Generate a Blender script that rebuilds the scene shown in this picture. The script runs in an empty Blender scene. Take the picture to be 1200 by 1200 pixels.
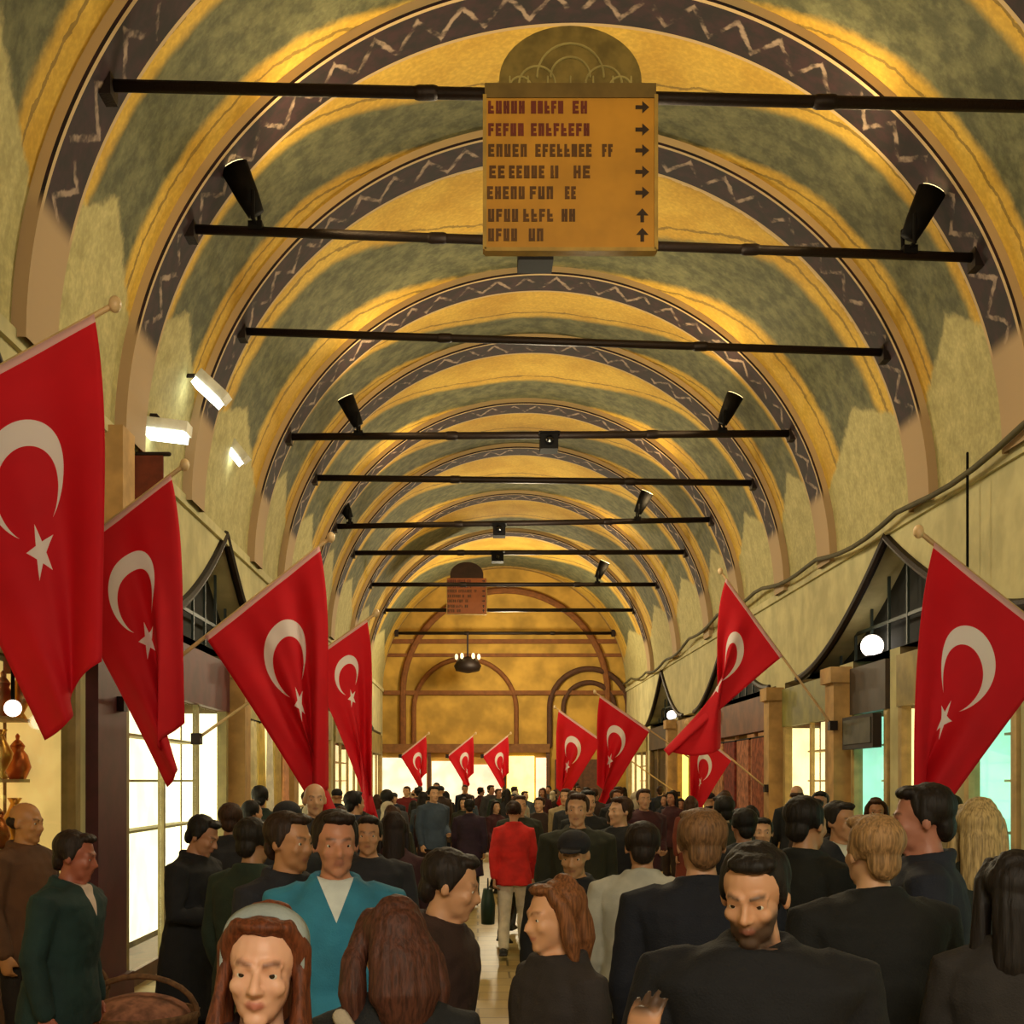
import bpy, bmesh, math, random
import numpy as np
from mathutils import Vector, Matrix, noise

# ------------------------------------------------------------------ camera, world, lights, exposure
scene = bpy.context.scene
COL = scene.collection
F = 1500.0                       # focal length in pixels of a 1200 px frame
VX, VY, EYE = 560.0, 915.0, 1.85  # vanishing point of the street, eye height
cam_d = bpy.data.cameras.new('camera'); cam = bpy.data.objects.new('camera', cam_d); COL.objects.link(cam)
cam_d.sensor_width = 36.0; cam_d.lens = 36.0 * F / 1200.0
cam_d.shift_x = (600.0 - VX) / 1200.0; cam_d.shift_y = (VY - 600.0) / 1200.0
cam.location = (0, 0, EYE); cam.rotation_euler = (math.pi / 2, 0, 0)
cam_d.clip_start = 0.05; cam_d.clip_end = 300
scene.camera = cam
vs = scene.view_settings
vs.view_transform = 'Standard'; vs.look = 'None'; vs.gamma = 1.0; vs.use_curve_mapping = False
vs.exposure = 0.0
w = bpy.data.worlds.new('world'); scene.world = w; w.use_nodes = True
w.node_tree.nodes['Background'].inputs[0].default_value = (1.0, 0.78, 0.45, 1)
w.node_tree.nodes['Background'].inputs[1].default_value = 0.25
scene.cycles.use_denoising = True
scene.cycles.max_bounces = 6; scene.cycles.diffuse_bounces = 3; scene.cycles.glossy_bounces = 2
scene.cycles.transparent_max_bounces = 8
scene.cycles.sample_clamp_indirect = 6.0

WARM = (1.0, 0.74, 0.36)
def lamp(kind, name, loc, energy, color=WARM, to=None, size=0.3, size_y=None, cone=150):
    d = bpy.data.lights.new(name, kind); d.energy = energy; d.color = color
    if kind == 'AREA':
        d.size = size
        if size_y: d.shape = 'RECTANGLE'; d.size_y = size_y
    else: d.shadow_soft_size = size
    if kind == 'SPOT': d.spot_size = math.radians(cone); d.spot_blend = 0.6
    o = bpy.data.objects.new(name, d); COL.objects.link(o); o.location = loc
    if to is not None: o.rotation_euler = (Vector(to) - Vector(loc)).to_track_quat('-Z', 'Y').to_euler()
    return o

ROD_MID = [112, 285, 400, 511, 563, 613, 648, 685, 715, 742]     # picture heights the rods were read at
ROD_TILT = [(100, 127), (268, 302), (388, 413), (512, 508), (560, 566), (617, 609), (648, 647), (685, 685), (715, 715), (742, 742)]
ROD_Y = [F * 4.64 / (VY - y) for y in ROD_MID]
CX, R, ZC = 0.85, 3.9, 4.75       # vault axis, radius, springing height
XL, XR = CX - R, CX + R
YB, YE = -6.0, 41.0
# added off-frame area lights: frontal fill for the faces, upward fill for the vault
lamp('AREA', 'front_fill_area', (0.9, -2.5, 4.6), 300, (1.0, 0.86, 0.64), (0.9, 6, 1.0), 3.0, 1.2)
lamp('AREA', 'vault_fill_area', (0.85, 3.0, 5.0), 110, WARM, (0.85, 5.0, 9), 2.5, 1.0)
# uplights standing on the tie rods
for i, e in ((1, 75), (3, 75), (5, 60), (7, 50)):
    for s in (-1, 1):
        y = ROD_Y[i]
        lamp('SPOT', 'uplight', (CX + s * 2.35, y - 0.25, 6.85), e * 1.0, WARM, (CX - s * 0.4, y + 1.6, 9.6), 0.12, cone=165)
        lamp('SPOT', 'uplight_near', (CX + s * 2.35, y - 0.3, 6.85), e * 0.45, WARM, (CX - s * 0.2, y - 2.6, 9.0), 0.12, cone=165)
# added point lights with no fixture, filling in the street above the crowd
for y, e in ((9.5, 230), (15.5, 230), (21.5, 240), (28, 260), (36.5, 650)):
    lamp('POINT', 'crowd_fill_light', (CX, y, 5.6), e, (1.0, 0.85, 0.56), None, 0.35)

# ------------------------------------------------------------------ helpers
def lin(h):
    h = h.lstrip('#'); c = [int(h[i:i + 2], 16) / 255 for i in (0, 2, 4)]
    return tuple((x / 12.92 if x <= 0.04045 else ((x + 0.055) / 1.055) ** 2.4) for x in c) + (1.0,)
def W(px, py, y):                 # world point at depth y seen at a pixel of the photograph
    return Vector(((px - VX) * y / F, y, EYE - (py - VY) * y / F))

class NT:
    def __init__(s, name):
        s.m = bpy.data.materials.new(name); s.m.use_nodes = True; s.t = s.m.node_tree; s.n = s.t.nodes; s.l = s.t.links
        s.p = s.n['Principled BSDF']
    def new(s, t, **kw):
        n = s.n.new(t)
        for k, v in kw.items(): setattr(n, k, v)
        return n
    def put(s, sock, v):
        if isinstance(v, bpy.types.NodeSocket): s.l.new(v, sock)
        else: sock.default_value = v
    def M(s, op, a, b=None, c=None):
        n = s.new('ShaderNodeMath', operation=op); s.put(n.inputs[0], a)
        if b is not None: s.put(n.inputs[1], b)
        if c is not None: s.put(n.inputs[2], c)
        return n.outputs[0]
    def sm(s, x, a, b, lo=0.0, hi=1.0):
        n = s.new('ShaderNodeMapRange', interpolation_type='SMOOTHSTEP')
        s.put(n.inputs[0], x); s.put(n.inputs[1], a); s.put(n.inputs[2], b); s.put(n.inputs[3], lo); s.put(n.inputs[4], hi)
        return n.outputs[0]
    def mix(s, f, a, b, mode='MIX'):
        n = s.new('ShaderNodeMix', data_type='RGBA', blend_type=mode)
        s.put(n.inputs[0], f); s.put(n.inputs[6], a); s.put(n.inputs[7], b)
        return n.outputs[2]
    def noise(s, scale, vec=None, detail=3.0, rough=0.55):
        n = s.new('ShaderNodeTexNoise'); n.inputs['Scale'].default_value = scale; n.inputs['Detail'].default_value = detail
        n.inputs['Roughness'].default_value = rough
        if vec is not None: s.l.new(vec, n.inputs['Vector'])
        return n.outputs[0]
    def coords(s, out='Object'):
        return s.new('ShaderNodeTexCoord').outputs[out]
    def bump(s, h, strength=0.3, dist=0.02):
        b = s.new('ShaderNodeBump'); b.inputs['Strength'].default_value = strength; b.inputs['Distance'].default_value = dist
        s.l.new(h, b.inputs['Height']); s.l.new(b.outputs[0], s.p.inputs['Normal'])

MC = {}
def mat(name, col, rough=0.7, metal=0.0, var=0.18, scale=6.0, bump=0.0, bscale=40.0, emit=None, estr=0.0, sheen=0.0):
    if name in MC: return MC[name]
    t = NT(name); c = lin(col)
    co = t.coords()
    nz = t.noise(scale, co)
    dark = tuple(x * (1 - var) for x in c[:3]) + (1,); light = tuple(min(1, x * (1 + var)) for x in c[:3]) + (1,)
    t.put(t.p.inputs['Base Color'], t.mix(t.sm(nz, 0.3, 0.7), dark, light))
    t.p.inputs['Roughness'].default_value = rough; t.p.inputs['Metallic'].default_value = metal
    if sheen: t.p.inputs['Sheen Weight'].default_value = sheen
    if bump: t.bump(t.noise(bscale, co), bump)
    if emit:
        t.p.inputs['Emission Color'].default_value = lin(emit); t.p.inputs['Emission Strength'].default_value = estr
    MC[name] = t.m
    return t.m

def mesh_obj(name, verts, faces, m, parent=None, smooth=False, uv=None, mi=None):
    me = bpy.data.meshes.new(name)
    me.from_pydata([tuple(v) for v in verts], [], [tuple(f) for f in faces])
    for x in (m if isinstance(m, (list, tuple)) else [m]): me.materials.append(x)
    if mi is not None: me.polygons.foreach_set('material_index', mi)
    if smooth: me.polygons.foreach_set('use_smooth', [True] * len(me.polygons))
    if uv is not None:
        l = me.uv_layers.new(name='UVMap'); vi = np.zeros(len(me.loops), dtype=np.int32); me.loops.foreach_get('vertex_index', vi)
        l.data.foreach_set('uv', np.asarray(uv, dtype=np.float32)[vi].ravel())
    me.update()
    o = bpy.data.objects.new(name, me); COL.objects.link(o)
    if parent: o.parent = parent
    return o
def tag(o, label=None, cat=None, group=None, kind=None):
    if label: o['label'] = label
    if cat: o['category'] = cat
    if group: o['group'] = group
    if kind: o['kind'] = kind
    return o
def thing(name, label, cat, loc=(0, 0, 0), rz=0.0, group=None):
    o = bpy.data.objects.new(name, None); COL.objects.link(o); o.location = loc; o.rotation_euler = (0, 0, rz)
    o.empty_display_size = 0.1
    return tag(o, label, cat, group)
def copy_tree(o, parent=None):
    c = o.copy(); COL.objects.link(c); c.parent = parent
    for ch in list(o.children): copy_tree(ch, c)
    return c

class G:                          # a bag of geometry
    def __init__(s): s.v = []; s.f = []; s.uv = []
    def add(s, v, f):
        o = len(s.v); s.v += [Vector(x) for x in v]; s.f += [tuple(i + o for i in q) for q in f]; return s
    def box(s, x0, x1, y0, y1, z0, z1, b=0.0):
        v = [(x, y, z) for x in (x0, x1) for y in (y0, y1) for z in (z0, z1)]
        return s.add(v, [(0, 1, 3, 2), (4, 6, 7, 5), (0, 4, 5, 1), (2, 3, 7, 6), (0, 2, 6, 4), (1, 5, 7, 3)])
    def ell(s, c, r, nu=14, nv=9, rot=None):
        v = []; f = []
        for j in range(nv + 1):
            a = math.pi * j / nv
            for i in range(nu):
                b = 2 * math.pi * i / nu
                p = Vector((math.sin(a) * math.cos(b) * r[0], math.sin(a) * math.sin(b) * r[1], math.cos(a) * r[2]))
                if rot: p = rot @ p
                v.append(p + Vector(c))
        for j in range(nv):
            for i in range(nu):
                f.append((j * nu + i, (j + 1) * nu + i, (j + 1) * nu + (i + 1) % nu, j * nu + (i + 1) % nu))
        return s.add(v, f)
    def tube(s, pts, rad, n=12, flat=1.0, up=None, caps=True):
        pts = [Vector(p) for p in pts]
        if not isinstance(rad, (list, tuple)): rad = [rad] * len(pts)
        rings = []
        if caps:
            d = (pts[0] - pts[1]).normalized(); rings += [(pts[0] + d * rad[0] * math.sin(a), rad[0] * math.cos(a)) for a in (1.45, 0.95, 0.5)]
        rings += list(zip(pts, rad))
        if caps:
            d = (pts[-1] - pts[-2]).normalized(); rings += [(pts[-1] + d * rad[-1] * math.sin(a), rad[-1] * math.cos(a)) for a in (0.5, 0.95, 1.45)]
        v = []; u = Vector(up) if up else Vector((0.31, 0.87, 0.37))
        for k, (p, r) in enumerate(rings):
            a = rings[max(0, k - 1)][0]; b = rings[min(len(rings) - 1, k + 1)][0]
            t = (b - a).normalized(); x = (u - t * u.dot(t))
            if x.length < 1e-4: x = Vector((1, 0, 0)) - t * t.x
            x.normalize(); y = t.cross(x)
            if not up: u = x
            for i in range(n):
                q = 2 * math.pi * i / n
                v.append(p + x * (math.cos(q) * r * flat) + y * (math.sin(q) * r))
        f = []
        for k in range(len(rings) - 1):
            for i in range(n): f.append((k * n + i, k * n + (i + 1) % n, (k + 1) * n + (i + 1) % n, (k + 1) * n + i))
        f.append(tuple(range(n))[::-1]); f.append(tuple((len(rings) - 1) * n + i for i in range(n)))
        return s.add(v, f)
    def loft(s, rings, n=20):     # rings: (x, y, z, rx, ry), flat in z
        v = []
        for (x, y, z, rx, ry) in rings:
            for i in range(n):
                q = 2 * math.pi * i / n; c, sn = math.cos(q), math.sin(q)
                e = 0.8
                v.append((x + rx * math.copysign(abs(c) ** e, c), y + ry * math.copysign(abs(sn) ** e, sn), z))
        f = []
        for k in range(len(rings) - 1):
            for i in range(n): f.append((k * n + i, k * n + (i + 1) % n, (k + 1) * n + (i + 1) % n, (k + 1) * n + i))
        f.append(tuple(range(n))[::-1]); f.append(tuple((len(rings) - 1) * n + i for i in range(n)))
        return s.add(v, f)
    def lathe(s, prof, c=(0, 0, 0), n=20):
        return s.loft_c([(c[0], c[1], c[2] + z, r, r) for r, z in prof], n)
    def loft_c(s, rings, n):
        v = [(x + rx * math.cos(2 * math.pi * i / n), y + ry * math.sin(2 * math.pi * i / n), z) for (x, y, z, rx, ry) in rings for i in range(n)]
        f = [(k * n + i, k * n + (i + 1) % n, (k + 1) * n + (i + 1) % n, (k + 1) * n + i) for k in range(len(rings) - 1) for i in range(n)]
        f.append(tuple(range(n))[::-1]); f.append(tuple((len(rings) - 1) * n + i for i in range(n)))
        return s.add(v, f)
    def prism(s, poly, fn, d0, d1):   # poly: 2D outline; fn(a, b, d) -> point
        n = len(poly); v = [fn(a, b, d0) for a, b in poly] + [fn(a, b, d1) for a, b in poly]
        f = [tuple(range(n))[::-1], tuple(range(n, 2 * n))] + [(i, (i + 1) % n, n + (i + 1) % n, n + i) for i in range(n)]
        return s.add(v, f)
    def build(s, name, m, parent=None, smooth=False):
        return mesh_obj(name, s.v, s.f, m, parent, smooth)

# ------------------------------------------------------------------ setting materials
def mat_vault():
    t = NT('painted_vault')
    uvn = t.new('ShaderNodeSeparateXYZ'); t.l.new(t.coords('UV'), uvn.inputs[0]); u0, v0 = uvn.outputs[0], uvn.outputs[1]
    co = t.coords()
    n1 = t.noise(1.1, co, 4); n2 = t.noise(5.0, co, 5, 0.65); n3 = t.noise(22.0, co, 3)
    u = t.M('ADD', u0, t.M('MULTIPLY', t.M('SUBTRACT', n2, 0.5), 0.06))
    side = t.sm(v0, 0.10, 0.50)
    g0 = t.M('ADD', 0.60, t.M('MULTIPLY', side, -0.33)); g1 = t.M('ADD', 0.93, t.M('MULTIPLY', side, -0.22))
    grey = t.M('MULTIPLY', t.sm(u, t.M('SUBTRACT', g0, 0.03), t.M('ADD', g0, 0.03)), t.sm(u, t.M('SUBTRACT', g1, 0.03), t.M('ADD', g1, 0.03), 1, 0))
    yellow = t.mix(t.sm(n1, 0.3, 0.7), lin('#bd9434'), lin('#d3ae48'))
    greyc = t.mix(t.sm(n2, 0.35, 0.65), lin('#4d4f38'), lin('#6e6d4c'))
    c = t.mix(grey, yellow, greyc)
    def line(at, wd): return t.M('LESS_THAN', t.M('ABSOLUTE', t.M('SUBTRACT', u, at)), wd)
    l1 = t.M('MAXIMUM', line(t.M('SUBTRACT', g0, 0.07), 0.008), line(t.M('ADD', g1, 0.06), 0.008))
    c = t.mix(t.M('MULTIPLY', l1, 0.7), c, lin('#6b5527'))
    edge = t.M('MAXIMUM', t.sm(u, 0.13, 0.16, 1, 0), t.sm(u, 0.94, 0.96))
    c = t.mix(t.M('MULTIPLY', edge, 0.75), c, lin('#8a6f3a'))
    c = t.mix(t.M('MAXIMUM', line(0.135, 0.010), line(0.945, 0.008)), c, lin('#c9ad77'))
    # bare plaster below the painted part
    vb = t.M('ADD', t.M('ADD', 0.735, t.M('MULTIPLY', t.M('ABSOLUTE', t.M('SUBTRACT', u0, 0.45)), 0.22)), t.M('MULTIPLY', t.M('SUBTRACT', n2, 0.5), 0.05))
    pl = t.mix(t.sm(n2, 0.3, 0.7), lin('#a39a67'), lin('#bdb37c'))
    c = t.mix(t.sm(v0, vb, t.M('ADD', vb, 0.015)), c, pl)
    stain = t.sm(n3, 0.35, 0.75, 0.86, 1.08)
    mul = t.new('ShaderNodeVectorMath', operation='SCALE'); t.l.new(c, mul.inputs[0]); t.l.new(stain, mul.inputs['Scale'])
    t.l.new(mul.outputs[0], t.p.inputs['Base Color'])
    t.p.inputs['Roughness'].default_value = 0.85
    t.bump(n2, 0.25, 0.03)
    return t.m
def mat_rib():
    t = NT('painted_rib')
    sp = t.new('ShaderNodeSeparateXYZ'); t.l.new(t.coords('UV'), sp.inputs[0]); u, v = sp.outputs[0], sp.outputs[1]
    co = t.coords(); nz = t.noise(7, co, 4)
    base = t.mix(t.sm(nz, 0.35, 0.7), lin('#13070a'), lin('#2e1119'))
    zig = t.M('ABSOLUTE', t.M('SUBTRACT', t.M('FRACT', t.M('MULTIPLY', u, 30.0)), 0.5))
    zz = t.M('ADD', 0.22, t.M('MULTIPLY', zig, 1.1))
    d = t.M('ABSOLUTE', t.M('SUBTRACT', v, t.M('ADD', zz, t.M('MULTIPLY', t.M('SUBTRACT', nz, 0.5), 0.25))))
    c = t.mix(t.M('MULTIPLY', t.M('MULTIPLY', t.sm(d, 0.04, 0.10, 1, 0), t.sm(t.noise(4.5, co, 4), 0.42, 0.62)), 0.85), base, lin('#a08a78'))
    e = t.M('MAXIMUM', t.M('LESS_THAN', v, 0.07), t.M('GREATER_THAN', v, 0.93))
    c = t.mix(e, c, lin('#b79d72'))
    c = t.mix(t.sm(t.M('ABSOLUTE', t.M('SUBTRACT', u, 0.5)), 0.418, 0.432), c, lin('#a88d69'))
    t.l.new(c, t.p.inputs['Base Color']); t.p.inputs['Roughness'].default_value = 0.8
    return t.m
def mat_floor():
    t = NT('stone_floor'); co = t.coords()
    br = t.new('ShaderNodeTexBrick'); t.l.new(co, br.inputs['Vector'])
    br.inputs['Scale'].default_value = 1.0; br.inputs['Brick Width'].default_value = 0.6; br.inputs['Row Height'].default_value = 0.4
    br.inputs['Mortar Size'].default_value = 0.012
    br.inputs['Color1'].default_value = lin('#b9a266'); br.inputs['Color2'].default_value = lin('#a38d58'); br.inputs['Mortar'].default_value = lin('#6d5c38')
    nz = t.noise(4, co, 5)
    c = t.mix(t.sm(nz, 0.3, 0.75, 0, 0.35), br.outputs[0], lin('#8b7646'))
    t.l.new(c, t.p.inputs['Base Color']); t.p.inputs['Roughness'].default_value = 0.42
    t.bump(br.outputs[1], 0.2, 0.004)
    return t.m
def mat_glass():
    m = bpy.data.materials.new('shop_glass'); m.use_nodes = True; n = m.node_tree.nodes; l = m.node_tree.links
    n.remove(n['Principled BSDF']); tr = n.new('ShaderNodeBsdfTransparent'); gl = n.new('ShaderNodeBsdfGlossy'); mx = n.new('ShaderNodeMixShader')
    gl.inputs['Roughness'].default_value = 0.03; mx.inputs[0].default_value = 0.08
    tr.inputs[0].default_value = (0.95, 0.98, 0.96, 1)
    l.new(tr.outputs[0], mx.inputs[1]); l.new(gl.outputs[0], mx.inputs[2]); l.new(mx.outputs[0], n['Material Output'].inputs[0])
    return m
M_VAULT, M_RIB, M_FLOOR, M_GLASS = mat_vault(), mat_rib(), mat_floor(), mat_glass()
M_PLASTER = mat('beige_plaster', '#bdb588', 0.9, var=0.16, scale=2.2, bump=0.3, bscale=9)
M_ENDWALL = mat('ochre_end_wall', '#b8913f', 0.9, var=0.28, scale=1.3, bump=0.2, bscale=6)
M_LINING = mat('shop_lining', '#6a5a3c', 0.8)
M_DARKIN = mat('dark_lunette', '#050808', 0.8)
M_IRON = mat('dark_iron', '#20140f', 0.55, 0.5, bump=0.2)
M_BLACK = mat('black_metal', '#0a0807', 0.7, 0.0)
M_TAN = mat('tan_stone', '#b58f58', 0.8, var=0.2, scale=4)
M_MAROON = mat('maroon_paint', '#4a1c22', 0.55, var=0.2)
M_WOOD = mat('brown_wood', '#5a361d', 0.5, var=0.25, scale=9)
M_BLACK.node_tree.nodes['Principled BSDF'].inputs['Specular IOR Level'].default_value = 0.1
M_WHITE = mat('white_enamel', '#d9d8cc', 0.4)

# ------------------------------------------------------------------ shops along the walls: (y0, y1, style)
L_SHOPS = [(-5.4, -1.2, 'cream'), (-0.8, 3.2, 'cream'), (3.6, 7.4, 'gold'), (7.9, 9.75, 'gold'), (10.95, 15.5, 'white'), (16.0, 19.6, 'yellow'), (20.2, 26.4, 'cream'), (27.0, 33.4, 'cream'), (34.0, 40.3, 'cream')]
R_SHOPS = [(-5.4, -1.2, 'cream'), (-0.8, 3.4, 'cream'), (3.8, 7.6, 'aqua'), (8.0, 10.9, 'olive'), (11.2, 12.45, 'aqua'), (12.8, 14.4, 'cream'), (14.75, 16.2, 'aqua'), (16.8, 19.8, 'creamolive'), (20.4, 25.2, 'brown'), (25.8, 30.4, 'vivid'), (31.0, 35.2, 'dark'), (35.8, 40.3, 'cream')]
LUN = {-1: [(-2.0, 3.6), (7.6, 3.2), (15.4, 3.8), (24.0, 3.8), (33.0, 3.8)], 1: [(-2.0, 3.6), (6.3, 3.4), (14.85, 4.1), (24.4, 3.6), (33.0, 3.4)]}
SH_TOP, LB = 3.3, 3.36
def lun_h(side, y):
    for c, h in LUN[side]:
        q = abs(y - c) / h
        if q < 1: return LB + (1.32 if side > 0 else 1.45) * (1 - q) ** 1.7
    return None
def build_wall(side, shops, name):
    xw = XL if side < 0 else XR
    g = G(); mi = []
    def quad(a, b, c, d, m): g.add([a, b, c, d], [(0, 1, 2, 3)]); mi.append(m)
    N = 376; ys = [YB + (YE - YB) * i / N for i in range(N + 1)]
    for a, b in zip(ys[:-1], ys[1:]):
        ha, hb = lun_h(side, a), lun_h(side, b)
        la, lb = (ha or LB), (hb or LB)
        quad((xw, a, la), (xw, b, lb), (xw, b, ZC + 0.02), (xw, a, ZC + 0.02), 0)
        if ha is not None or hb is not None:
            quad((xw, a, la), (xw, b, lb), (xw + side * 0.35, b, lb), (xw + side * 0.35, a, la), 0)      # intrados
            quad((xw + side * 0.35, a, LB), (xw + side * 0.35, b, LB), (xw + side * 0.35, b, lb), (xw + side * 0.35, a, la), 2)
            quad((xw, a, LB), (xw, b, LB), (xw + side * 0.35, b, LB), (xw + side * 0.35, a, LB), 0)
    edges = [YB] + [y for s in shops for y in s[:2]] + [YE]
    for i in range(0, len(edges), 2):                       # piers between the shops
        a, b = edges[i], edges[i + 1]
        quad((xw, a, 0), (xw, b, 0), (xw, b, LB), (xw, a, LB), 0)
    for a, b, st in shops:                                  # recess of each shop
        x2 = xw + side * 0.62
        quad((x2, a, 0), (x2, b, 0), (x2, b, LB), (x2, a, LB), 1)
        for y in (a, b): quad((xw, y, 0), (x2, y, 0), (x2, y, LB), (xw, y, LB), 1)
        quad((xw, a, LB), (xw, b, LB), (x2, b, LB), (x2, a, LB), 1)
    o = mesh_obj(name, g.v, g.f, [M_PLASTER, M_LINING, M_DARKIN], mi=mi)
    return tag(o, kind='structure')
build_wall(-1, L_SHOPS, 'wall_left'); build_wall(1, R_SHOPS, 'wall_right')
o = G().add([(XL - 0.7, YB, 0), (XR + 0.7, YB, 0), (XR + 0.7, YE + 0.1, 0), (XL - 0.7, YE + 0.1, 0)], [(0, 1, 2, 3)]).build('floor', M_FLOOR)
tag(o, kind='structure')
# vault
def build_vault():
    bands = [YB, -3.6, -1.2, 1.3, 3.8, 6.2] + ROD_Y[:9] + [YE]
    v = []; f = []; uv = []; NS = 72
    for k in range(len(bands) - 1):
        a, b = bands[k], bands[k + 1]; n = 8
        o = len(v)
        for j in range(n + 1):
            y = a + (b - a) * j / n
            for i in range(NS + 1):
                th = -math.pi / 2 + math.pi * i / NS
                v.append((CX + R * math.sin(th), y, ZC + R * math.cos(th))); uv.append((j / n, abs(th) / (math.pi / 2)))
        for j in range(n):
            for i in range(NS):
                p = o + j * (NS + 1) + i; f.append((p, p + 1, p + NS + 2, p + NS + 1))
    ob = mesh_obj('ceiling', v, f, M_VAULT, smooth=True, uv=uv); tag(ob, kind='structure')
    for k, y in enumerate(bands[1:-1]):
        v = []; f = []; uv = []; hw = 0.31; r1, r2 = R + 0.02, R - 0.10
        prof = [(-hw, r1, 0.0), (-hw, r2, 0.09), (-hw + 0.0001, r2, 0.0), (hw - 0.0001, r2, 1.0), (hw, r2, 0.95), (hw, r1, 1.0)]
        for i in range(NS * 2 + 1):
            th = -math.pi / 2 + math.pi * i / (NS * 2)
            for (dy, r, vv) in prof:
                v.append((CX + r * math.sin(th), y + dy, ZC + r * math.cos(th))); uv.append((i / (NS * 2), vv))
        for i in range(NS * 2):
            for q in range(5): p = i * 6 + q; f.append((p, p + 6, p + 7, p + 1))
        rb = mesh_obj('trim_%d' % (k + 1), v, f, M_RIB, uv=uv); tag(rb, kind='structure')
build_vault()
# end wall, and the wall at the far back of the photographer
def flat_wall(name, y, m):
    n = 48; v = [(CX + R * math.sin(-math.pi / 2 + math.pi * i / n), y, ZC + R * math.cos(-math.pi / 2 + math.pi * i / n)) for i in range(n + 1)]
    v += [(XR, y, 0), (XL, y, 0)]
    return tag(G().add(v, [tuple(range(len(v)))]).build(name, m), kind='structure')
flat_wall('wall_back', YE, M_ENDWALL); flat_wall('wall_front', YB, M_PLASTER)
for side, nm in ((-1, 'trim_left_cornice'), (1, 'trim_right_cornice')):
    xw = XL if side < 0 else XR
    tag(G().box(min(xw, xw - side * 0.04), max(xw, xw - side * 0.04), YB, YE, ZC - 0.06, ZC + 0.05).build(nm, M_PLASTER), kind='structure')

tag(G().box(XL, XL + 0.16, 10.42, 10.78, SH_TOP, ZC).build('trim_30', M_TAN), kind='structure')
# dark tubes along the lunette edges, standing in for the shadow under each arch
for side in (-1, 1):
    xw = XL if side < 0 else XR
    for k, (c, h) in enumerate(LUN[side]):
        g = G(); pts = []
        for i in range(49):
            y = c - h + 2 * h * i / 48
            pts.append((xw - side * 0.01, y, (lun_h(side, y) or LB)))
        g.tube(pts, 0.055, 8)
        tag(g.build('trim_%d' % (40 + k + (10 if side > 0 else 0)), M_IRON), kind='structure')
        # bars of the lunette window
        gb = G()
        for i in range(1, 12):
            y = c - h + 2 * h * i / 12; z = lun_h(side, y)
            if z and z - LB > 0.1: gb.box(xw + side * 0.24 - 0.015, xw + side * 0.24 + 0.015, y - 0.02, y + 0.02, LB, z)
        gb.box(xw + side * 0.24 - 0.012, xw + side * 0.24 + 0.012, c - h * 0.55, c + h * 0.55, LB + 0.40, LB + 0.44)
        tag(gb.build('window_%d' % (1 + k + (10 if side > 0 else 0)), mat('window_bars', '#23302e', 0.5)), kind='structure')

# ------------------------------------------------------------------ shop fronts
def emis(name, col, st, tex=0.25, sc=2.5):
    if name in MC: return MC[name]
    t = NT(name); nz = t.noise(sc, t.coords(), 3)
    c = lin(col); d = tuple(x * (1 - tex) for x in c[:3]) + (1,)
    cc = t.mix(t.sm(nz, 0.35, 0.65), d, c)
    t.l.new(cc, t.p.inputs['Emission Color']); t.p.inputs['Emission Strength'].default_value = st; t.p.inputs['Base Color'].default_value = c
    MC[name] = t.m
    return t.m
STY = {  # lit panel colour and strength, sign board, fascia/frame
    'gold': (('panel_gold', '#d9b56a', 1.1), '#7a6c3a', '#8d7a4a'), 'white': (('panel_white', '#fff3c8', 2.3), '#5a2328', '#9a8d60'),
    'yellow': (('panel_yellow', '#ffe9a8', 1.5), '#b3a35c', '#c7b67c'), 'cream': (('panel_cream', '#ffe6ae', 1.3), '#8d7c44', '#a98f5a'),
    'aqua': (('panel_aqua', '#a8e6cf', 1.2), '#3a2c22', '#b59c66'), 'olive': (('panel_olive', '#c8c46c', 0.9), '#83853e', '#8f8450'),
    'creamolive': (('panel_creamwarm', '#ffeab0', 1.7), '#7b7637', '#b59a60'), 'brown': (('panel_brown', '#b77a4c', 0.55), '#6b3f24', '#a57848'),
    'vivid': (('panel_vivid', '#ffe27a', 2.2), '#9a7434', '#b58a45'), 'dark': (('panel_dark', '#6e5230', 0.4), '#3c2a1c', '#7d6238')}
SHOPTXT = {'gold': 'pale gold shelves', 'white': 'glaring white back', 'yellow': 'pale yellow panels', 'cream': 'warm cream back', 'aqua': 'aqua lit window', 'olive': 'olive window',
           'creamolive': 'cream window, olive board', 'brown': 'brown panels', 'vivid': 'vivid yellow light', 'dark': 'dark back'}
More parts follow.
